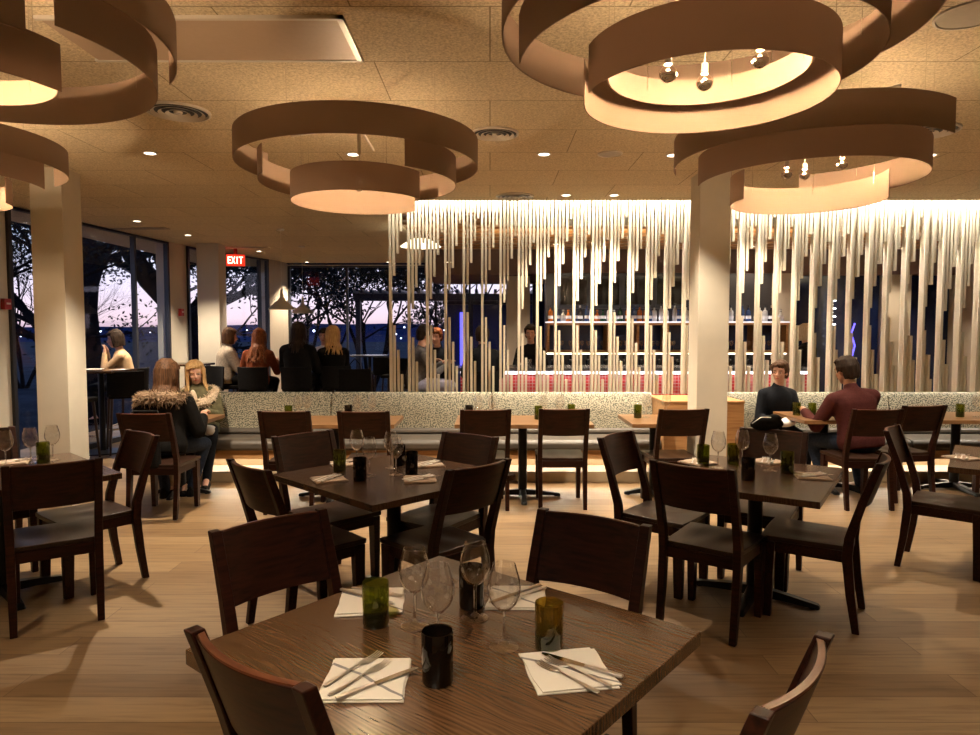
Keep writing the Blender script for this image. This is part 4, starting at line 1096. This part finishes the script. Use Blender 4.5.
    def lock(pts, r0=.011, r1=.004):
        j = [Vector((rn.gauss(0, .003), rn.gauss(0, .003), rn.gauss(0, .003))) for p in pts]
        n = len(pts); hm.tube([hp(*p) + q for p, q in zip(pts, j)], [lerp(r0, r1, (i / (n - 1)) ** 2) for i in range(n)], 6)
    for i in range(15):                       # fringe and crown
        u = i / 14 * 2 - 1; x = u * .066; sw_ = .018
        fz = .074 if hair == 'short' else .082
        lock([(x * .45, -.02, .135), (x * .9, .045, .122 - .02 * u * u), (x + sw_, .078 - .03 * u * u, .098 - .022 * u * u), (x + sw_ * 1.5, .088 - .036 * u * u, fz - .026 * u * u)], .014, .005)
    for i in range(21):                       # sides and back, radial from the crown
        az = R(-62 - (236 * i / 20)); cx, cy = math.sin(-az) * 0, 0
        dx, dy = math.cos(az + R(152)) , math.sin(az + R(152))
        ang = R(28) - R(236) * i / 20; dx, dy = math.cos(ang), math.sin(ang)
        side = abs(dx)
        end = -.005 if (dy > -.2) else -.075
        if hair == 'short': lock([(dx * .03, -.03 + dy * .03, .135), (dx * .07, -.025 + dy * .075, .1), (dx * .087, -.022 + dy * .098, .04), (dx * .083, -.02 + dy * .092, end * .6 + .01), (dx * .072, -.018 + dy * .082, end)], .014, .006)
        else:
            L = {'bob': -.125, 'long': -.3, 'verylong': -.42}[hair] + rn.uniform(-.03, .02)
            front = dy > -.1; wv = rn.uniform(-.012, .012)
            pts = [(dx * .03, -.03 + dy * .03, .137), (dx * .075, -.02 + dy * .08, .1), (dx * .092, -.018 + dy * .1, .04), (dx * .096, -.015 + dy * .1, -.04), (dx * .09 + wv, -.012 + dy * .1, -.11)]
            if hair != 'bob':
                for z in (-.17, -.23, -.3, -.36, -.42):
                    if z >= L: pts.append((dx * (.095 + (-.11 - z) * .25) + wv * (1 if int(z * 50) % 2 else -1), -.012 + dy * (.11 + (-.11 - z) * .2) + (.03 if front else -.02), z))
            for o in (0, .5): lock([(p[0] + o * .012 * -dy, p[1] + o * .012 * dx, p[2]) for p in pts], .017, .006)
    hh = hm.build('hair', M[hairm], t); remesh(hh, .0062 if vox < .01 else .009, 1)
    return t, dict(hp=hp, tp=tp, HR=HR, TT=TT, pel=pel, wL=wL, wR=wR, shL=shL, shR=shR)
def fur_ring(t, info, mat, r=.13, z=.44, y=.0, tuft=.05, thick=.045, front=True, name='fur_collar', n=900, drop=.0, zf=None):
    rn = random.Random(9); mb = MB(); pts = []
    for i in range(25):
        a = i / 24 * 2 * PI
        if not front and math.sin(a) > .75: continue
        x, yy = r * math.cos(a), y + r * .85 * math.sin(a)
        pts.append(info['tp'](x * 1.15, yy, z - drop * max(0, math.sin(a))))
    for i in range(len(pts) - 1): mb.cap(pts[i], pts[i + 1], thick, thick, 10)
    for k in range(n):
        p = pts[rn.randrange(len(pts))]; d = Vector((rn.gauss(0, 1), rn.gauss(0, 1), rn.gauss(0, 1))).normalized()
        a = p + d * thick * .8 + Vector((rn.uniform(-.02, .02),) * 3); b2 = a + (d + Vector((0, 0, -.35))) * tuft * rn.uniform(.5, 1)
        o = d.orthogonal().normalized() * .006; q = d.cross(o).normalized() * .006
        mb.add([a + o, a - o * .5 + q, a - o * .5 - q, b2], [(0, 1, 3), (1, 2, 3), (2, 0, 3), (0, 2, 1)])
    return mb.build(name, M[mat], t, smooth=False)

# woman in black fur-hooded coat, back to us
t, i1 = person('woman in a black coat with brown fur hood, seen from behind', (-2.95, 6.06, 0), 0, lean=10, hair='long', hairm='h_brown', top='black_cloth', legs='jeans', coat=.03, build=1.12, handL=(-.18, .4, .2), handR=(.22, .36, .2), scale=1.0, knees=.5, feet=((-.12, .3, 0), (.1, .38, 0)))
fur_ring(t, i1, 'brown_fur', r=.16, z=.42, y=-.03, tuft=.05, thick=.05, name='fur_hood', n=2600)
# blonde woman facing us
t, i2 = person('blonde woman in an olive parka with cream fur collar facing the camera', (-3.07, 7.2, 0), R(196), lean=6, side=4, yaw=8, pitch=-6, hair='long', hairm='h_blond', top='olive', legs='navy', coat=.02, handL=(-.12, .38, .22), handR=(.1, .34, .2), scale=.93, vox=.007, feet=((-.1, .52, 0), (.08, .72, 0)))
fur_ring(t, i2, 'fur', r=.16, z=.42, y=.015, tuft=.045, thick=.05, n=2200, drop=.1)
MB().ell(i2['tp'](.02, .15, .26), (.035, .04, .14), i2['TT']).ell(i2['tp'](.03, .16, .38), (.04, .04, .1), i2['TT']).build('fur_trim', M['fur'], t, smooth=True)
# couple on the right
person('woman with short brown hair in a black jacket seated on the right banquette', (3.06, 7.24, 0), R(180), lean=4, yaw=-38, pitch=-2, hair='short', hairm='h_brown', top='navy', legs='navy', coat=.008, build=.94, handL=(-.1, .33, .2), handR=(.12, .3, .12), scale=.93, vox=.007, feet=((-.12, .5, 0), (.1, .55, 0)))
person('broad man in a maroon sweater seen from behind leaning on the table', (3.46, 6.3, 0), R(6), lean=12, side=-5, yaw=14, hair='short', hairm='h_dark', top='maroon', legs='jeans', build=1.15, handL=(-.3, .4, .22), handR=(.05, .42, .24), scale=1.03, coat=.012, feet=((-.16, .28, 0), (.16, .22, 0)))
# background guests
person('dark haired woman in beige sweater by the left window, hands raised', (-4.98, 9.35, 0), R(110), seat=.77, lean=12, yaw=5, hair='bob', hairm='h_dark', top='beige_cloth', legs='navy', handL=(-.1, .28, .42), handR=(.1, .28, .42), scale=.95, feet=((-.1, .35, .35), (.1, .35, .35)), vox=.011)
person('woman with brown bob and grey shawl seen in profile at the communal table', (-3.95, 10.1, 0), R(-58), seat=.77, lean=6, yaw=0, hair='bob', hairm='h_brown', top='taupe', legs='black_cloth', coat=.03, handL=(-.1, .38, .26), handR=(.1, .38, .26), scale=.97, feet=((-.1, .35, .35), (.1, .35, .35)), vox=.011)
person('red haired woman in a rust sweater seen from behind at the communal table', (-3.35, 9.75, 0), R(4), seat=.77, lean=14, hair='verylong', hairm='h_auburn', top='rust', legs='black_cloth', coat=.01, handL=(-.2, .36, .26), handR=(.2, .36, .26), scale=.97, feet=((-.1, .35, .35), (.1, .35, .35)), vox=.011)
person('dark haired guest in a black coat seen from behind at the communal table', (-2.77, 9.75, 0), R(-3), seat=.77, lean=6, hair='long', hairm='h_dark', top='black_cloth', legs='black_cloth', coat=.03, handL=(-.15, .36, .26), handR=(.15, .36, .26), scale=1.06, feet=((-.1, .35, .35), (.1, .35, .35)), vox=.011)
person('light haired guest in black at the right end of the communal table', (-2.3, 10.0, 0), R(22), seat=.77, lean=4, hair='long', hairm='h_blond', top='black_cloth', legs='black_cloth', coat=.01, handL=(-.1, .36, .26), handR=(.1, .36, .26), scale=1.0, feet=((-.1, .35, .35), (.1, .35, .35)), vox=.011)
person('guest in a white shirt facing us behind the dark haired guest', (-2.75, 11.35, 0), R(184), seat=.77, lean=10, hair='short', hairm='h_dark', top='white_cloth', legs='black_cloth', handL=(-.15, .36, .26), handR=(.15, .36, .26), scale=.98, feet=((-.1, .35, .35), (.1, .35, .35)), vox=.011)
person('man in a grey sweater sitting at the left end of the bar', (-1.0, 8.85, 0), R(-68), seat=.77, lean=12, hair='short', hairm='h_dark', top='grey_cloth', legs='pale_jeans', handL=(-.12, .42, .26), handR=(.12, .42, .26), scale=1.03, feet=((-.1, .35, .35), (.1, .35, .35)), vox=.011)
person('guest with reddish face opposite the man in grey at the bar end', (-.75, 10.05, 0), R(165), seat=.77, lean=10, hair='short', hairm='h_auburn', top='navy', legs='black_cloth', handL=(-.15, .3, .26), handR=(.15, .3, .26), scale=.98, feet=((-.1, .35, .35), (.1, .35, .35)), vox=.011)
stool(-.75, 10.05, R(165), 'black bar stool behind the bar end under the reddish faced guest')
person('guest in a dark coat seen from behind at the red tiled bar', (-.1, 8.85, 0), 0, seat=.77, lean=8, hair='short', hairm='h_dark', top='navy', legs='black_cloth', coat=.02, handL=(-.15, .36, .26), handR=(.15, .36, .26), scale=1.0, feet=((-.1, .35, .35), (.1, .35, .35)), vox=.011)
person('bartender in black with dark hair facing us behind the bar', (.62, 10.25, 0), R(172), seat=.8, lean=8, hair='short', hairm='h_dark', top='black_cloth', legs='black_cloth', handL=(-.15, .33, .12), handR=(.15, .33, .12), scale=1.0, feet=((-.1, .02, 0), (.1, .04, 0)), vox=.011)
person('blonde bartender in black seen from behind right of the white column', (4.75, 10.15, 0), R(30), seat=.8, lean=4, hair='bob', hairm='h_grey', top='black_cloth', legs='black_cloth', handL=(-.15, .33, .12), handR=(.15, .33, .12), scale=1.0, feet=((-.1, .02, 0), (.1, .04, 0)), vox=.011)

# bags on chairs
t = empty('shoulder_bag', 'black leather bag hanging on the chair of the fur hooded woman', 'bag', (-2.93, 5.66, .45))
MB().box((0, 0, .12), (.3, .09, .3), taper=1.05).build('body', M['black_cloth'], t, bevel=.03, seg=3)
MB().tube([(-.12, 0, .24), (-.13, .06, .4), (-.1, .1, .44), (.1, .1, .44), (.13, .06, .4), (.12, 0, .24)], .009, 6).build('strap', M['black_cloth'], t, smooth=True)
t = empty('shoulder_bag', 'black bag with metal zip lying over the far chair of the right hand table', 'bag', (1.9, 4.62, .905), R(-32)); t.scale = (.8, .8, .7)
bg = MB(); bg.ell((0, 0, .06), (.13, .05, .065)).ell((.05, .01, .1), (.06, .04, .05)).ell((-.05, 0, .03), (.1, .045, .05)); o = bg.build('body', M['black_cloth'], t); remesh(o, .01, 3)
MB().tube([(-.12, -.05, .05), (-.05, -.045, .115), (.03, -.04, .12)], .004, 6).build('zip', M['steel'], t, smooth=True)
o = MB().ell((0, 0, .0), (.12, .08, .04)).ell((.06, .02, .02), (.07, .06, .04)).build('white_cloth', M['white_cloth']); remesh(o, .01, 3)
o.location = (2.93, 6.74, .655); tag(o, 'crumpled white cloth in the lap of the woman in black', 'cloth')
o = MB().ell((0, 0, .0), (.09, .1, .03)).ell((.05, -.05, -.02), (.06, .05, .05)).build('white_cloth', M['white_cloth']); remesh(o, .01, 3)
o.location = (-2.9, 6.9, .58); tag(o, 'white cloth on the lap of the blonde woman', 'cloth')

# ------------------------------------------------------------------ outside
struct('ground', MB().bb(-160, 160, 15.3, 320, -.6, -.35).bb(-160, -6.6, -30, 15.3, -.6, -.35), M['lawn'])
def ridge(name, y, x0, x1, h0, amp, seed, lb):
    rn = random.Random(seed); n = 60; top = []
    for i in range(n + 1):
        u = i / n; top.append(h0 + amp * (math.sin(u * 9 + seed) * .5 + math.sin(u * 23 + seed * 2) * .3 + rn.uniform(-.15, .15)))
    rings = [[Vector((lerp(x0, x1, i / n), y, -.5)), Vector((lerp(x0, x1, i / n), y + 25, -.5)), Vector((lerp(x0, x1, i / n), y + 12, top[i]))] for i in range(n + 1)]
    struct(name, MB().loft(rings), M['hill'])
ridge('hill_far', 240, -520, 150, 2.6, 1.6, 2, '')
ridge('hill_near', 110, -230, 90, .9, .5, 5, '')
mb = MB(); rn = random.Random(4)
for k in range(60): p = (rn.uniform(-90, 10), rn.uniform(95, 108), rn.uniform(-.2, 2.0)); mb.ell(p, rn.uniform(.08, .2), su=5, sv=3)
tag(mb.build('city_lights', M['city']), 'tiny pale street lights scattered across the dusk landscape', 'lights', None, 'stuff')
def tree(x, y, label, h, spread, trunk, seed, leafy, stems=1, lean=(0, 0), leafsize=.12, depth=5, crown_z=.5, base=None, gnarl=.3, path=None, prad=(.3, .15)):
    rn = random.Random(seed); t = empty('tree', label, 'tree', (x, y, -.36)); wood_ = MB(); tips = []
    def inside(q):
        return q.x + x > -6.6 and q.y + y < 16.4
    def grow(p, d, L, r, k):
        if inside(p): return
        pts = [p]; rad = [r]; q = p; dd = d
        for s in range(4):
            dd = (dd + Vector((rn.gauss(0, gnarl), rn.gauss(0, gnarl), rn.gauss(0, gnarl * .5) + .05)) * .4).normalized()
            if inside(q + dd * L / 4): dd = Vector((-abs(dd.x), abs(dd.y), dd.z))
            q = q + dd * L / 4; pts.append(q); rad.append(r * (1 - .32 * (s + 1) / 4))
        wood_.tube(pts, rad, 6 if k > 1 else 4); tips.append((q, k)); 
        if k <= 1: tips.append((pts[2], k))
        if k == 0: return
        for c in range(3 if k > 2 else 3):
            nd = (dd + Vector((rn.gauss(0, spread), rn.gauss(0, spread), rn.gauss(0, .25) + .1))).normalized()
            st = pts[rn.choice((3, 4, 4))] if c else q
            grow(st, nd, L * rn.uniform(.62, .82), rad[-1] * rn.uniform(.6, .8), k - 1)
    if path:
        pp = [Vector(q) - Vector((x, y, -.36)) for q in path]
        rr = [lerp(prad[0], prad[1], i / (len(pp) - 1)) for i in range(len(pp))]; wood_.tube(pp, rr, 10); n = len(pp)
        for i in range(max(1, n // 3), n):
            for c in range(3):
                dd = (pp[i] - pp[i - 1]).normalized() if i == n - 1 else Vector((rn.gauss(0, 1), rn.gauss(0, 1), rn.uniform(.2, 1.1)))
                grow(pp[i], (dd + Vector((rn.gauss(0, .4), rn.gauss(0, .4), rn.gauss(0, .3)))).normalized(), h * .26, rr[i] * .45, depth - 2)
        stems = 0
    for s in range(stems):
        a = s * 2 * PI / stems + 1; off = 0 if stems == 1 else .3
        d = Vector((lean[0] + (math.cos(a) * .35 if stems > 1 else 0), lean[1] + (math.sin(a) * .35 if stems > 1 else 0), 1)).normalized()
        grow(Vector((math.cos(a) * off * .4, math.sin(a) * off * .4, 0)), d, h * .36, trunk, depth)
    wood_.build('trunk_and_branches', M['bark'], t, smooth=True, fix=False)
    if leafy:
        lv = MB()
        ends = [q for q, k in tips if k <= 1]
        for q in range(leafy):
            e = rn.choice(ends); c = e + Vector((rn.gauss(0, .3), rn.gauss(0, .3), rn.gauss(0, .22))) * (h / 7)
            if inside(c): continue
            a = Vector((rn.gauss(0, 1), rn.gauss(0, 1), rn.gauss(0, 1))).normalized(); b2 = a.orthogonal().normalized() * leafsize * .5; a = a * leafsize
            m = a.cross(b2).normalized() * leafsize * .08
            lv.add([c - a, c + b2 + m, c + a, c - b2 + m], [(0, 1, 2), (0, 2, 3)])
        tag(lv.build('foliage', M['leaf'], t, fix=False), kind='stuff')
    return t
def W(px, py, D): p = at(px, py, D); return (p.x, p.y, p.z)
tree(W(92, 400, 14)[0], 14, 'large live oak with a thick dark trunk outside the left window', 6, .7, .2, 11, 22000, leafsize=.05, depth=6, path=[W(93, 430, 14), W(92, 390, 14), W(86, 350, 14), W(83, 310, 14), W(87, 260, 14.2), W(80, 215, 14.6), W(70, 170, 15)], prad=(.34, .2))
tree(W(197, 400, 18)[0], 18, 'oak with a heavy slanting limb beyond the left window', 6.5, .7, .17, 23, 24000, leafsize=.055, depth=6, path=[W(196, 390, 18), W(194, 350, 18), W(188, 315, 18), W(165, 297, 18), W(148, 280, 17.8), W(135, 258, 17.6), W(118, 236, 17.5), W(95, 205, 17.3)], prad=(.36, .17))
tree(-15.5, 22.5, 'bare twiggy tree far beyond the left window', 5, .35, .06, 31, 0, stems=6, depth=6, gnarl=.22)
tree(-9.6, 24.0, 'leafy tree seen through the window behind the exit sign', 7.5, .75, .17, 41, 26000, leafsize=.075, depth=6)
tree(-6.0, 21.5, 'multi stemmed dark crowned tree in the far window', 6.2, .6, .075, 52, 24000, stems=4, leafsize=.075, depth=5)
tree(-3.7, 20.5, 'spreading multi stemmed tree behind the far high table', 6, .55, .07, 66, 22000, stems=6, leafsize=.07, depth=5)
tree(-.9, 20.5, 'bare branching tree seen through the rods', 6.2, .5, .07, 75, 900, stems=4, leafsize=.1, depth=6)
tree(-11.5, 9.6, 'oak outside the far left window strip', 6.5, .7, .16, 83, 16000, leafsize=.05, depth=6)
# pergola beam outside the far window
t = empty('pergola', 'dark horizontal pergola canopy outside the far windows', 'pergola', (-1.5, 17.6, -.35))
MB().bb(-2.0, 3.6, -.1, .1, 2.68, 2.86).build('beam', M['dark_frame'], t)
for i in range(24): MB().bb(-2.0 + i * .24, -1.93 + i * .24, -.5, 1.2, 2.86, 2.95).build('slat', M['dark_frame'], t, fix=False)
for x in (-1.9, 1.0, 3.4): MB().bb(x - .06, x + .06, -.06, .06, 0, 2.7).build('post', M['dark_frame'], t)
t = empty('garden_pavilion', 'blue lit pavilion wall outside behind the bar guests', 'building', (.15, 18.2, -.35))
MB().bb(-1.3, 2.2, 0, .2, 0, 2.6).build('wall', M['ext_blue'], t); MB().bb(-1.4, 2.4, -.3, .4, 2.6, 2.72).build('roof', M['dark_frame'], t)
MB().bb(-.95, -.85, -.03, -.01, .9, 2.4).build('light_strip', M['blue_glow'], t)
t = empty('string_lights', 'vertical string of white lights in the dark right of the couple', 'lights', (6.05, 12.1, 1.3))
MB().tube([(0, 0, 0), (0, 0, 1.0)], .006, 5).build('cable', M['dark_frame'], t)
for i in range(14): MB().ell((.0 + .05 * (i % 2), -.02, .03 + i * .07), (.03, .012, .014), su=8, sv=5).build('lamp', M['neon_star'], t)
t = empty('neon_tube', 'blue neon tube glowing beyond the man in maroon', 'light', (6.45, 12.12, 1.1))
MB().tube([(0, 0, 0), (.05, 0, .2), (-.02, 0, .42), (.04, 0, .6)], .014, 6).build('tube', M['blue_glow'], t, smooth=True); MB().box((0, .03, 0), (.05, .03, .05)).build('holder', M['dark_frame'], t)

# ------------------------------------------------------------------ light
def area(name, loc, sx, sy, e, c, rot=(0, 0, 0)):
    l = bpy.data.lights.new(name, 'AREA'); l.shape = 'RECTANGLE'; l.size = sx; l.size_y = sy; l.energy = e; l.color = c
    o = bpy.data.objects.new(name, l); col.objects.link(o); o.location = loc; o.rotation_euler = rot; return o
# LED lines: cove above the rods, under the banquette seats, under the bar edge
area('cove_led', (4.2, 7.93, CZ + .15), 7.9, .05, 150, (1, .9, .74))
area('cove_led_front', (4.2, 7.545, CZ + .15), 7.9, .03, 190, (1, .9, .74), (R(8), 0, 0))
area('rod_fill_left', (-.5, 7.545, CZ + .15), 1.25, .03, 22, (1, .9, .74), (R(8), 0, 0))  # added fill to brighten the left rods, no LED line in this stretch
area('seat_led_left', (-.7, 7.3, .225), 4.8, .03, 15, (1, .86, .65), (R(-35), 0, 0))
area('seat_led_right', (5.2, 7.3, .225), 5.0, .03, 15, (1, .86, .65), (R(-35), 0, 0))
area('bar_led', (1.95, 9.14, 1.02), 4.7, .03, 9, (.95, .88, .95), (R(20), 0, 0))
area('shelf_led', (2.95, 11.5, 1.76), 3.9, .05, 5, (.95, .9, .9), (PI, 0, 0))
area('bar_wood_wash', (3.0, 9.6, CZ - .35), 6, .3, 40, (1, .78, .5), (PI, 0, 0))

w = bpy.data.worlds.new('dusk_sky'); scene.world = w; w.use_nodes = True; nt = w.node_tree; bg = nt.nodes['Background']
tc = N(nt, 'ShaderNodeTexCoord'); sx = N(nt, 'ShaderNodeSeparateXYZ'); nt.links.new(tc.outputs['Generated'], sx.inputs[0])
cr = ramp(nt, sx.outputs[2], [(0, (.6, .4, .5)), (.015, (1, .72, .76)), (.06, (.98, .84, .98)), (.12, (.66, .78, 1)), (.22, (.3, .48, .9)), (.4, (.08, .17, .5)), (1, (.02, .04, .14))])
nt.links.new(cr, bg.inputs[0]); bg.inputs[1].default_value = 1.0

scene.view_settings.view_transform = 'Standard'; scene.view_settings.look = 'None'; scene.view_settings.exposure = 0.42; scene.view_settings.gamma = 1
scene.view_settings.use_curve_mapping = False
for ch in ('use_denoising',):
    try: scene.cycles.use_denoising = True
    except Exception: pass
scene.cycles.max_bounces = 8; scene.cycles.transparent_max_bounces = 24; scene.cycles.sample_clamp_indirect = 4
scene.cycles.caustics_reflective = False; scene.cycles.caustics_refractive = False
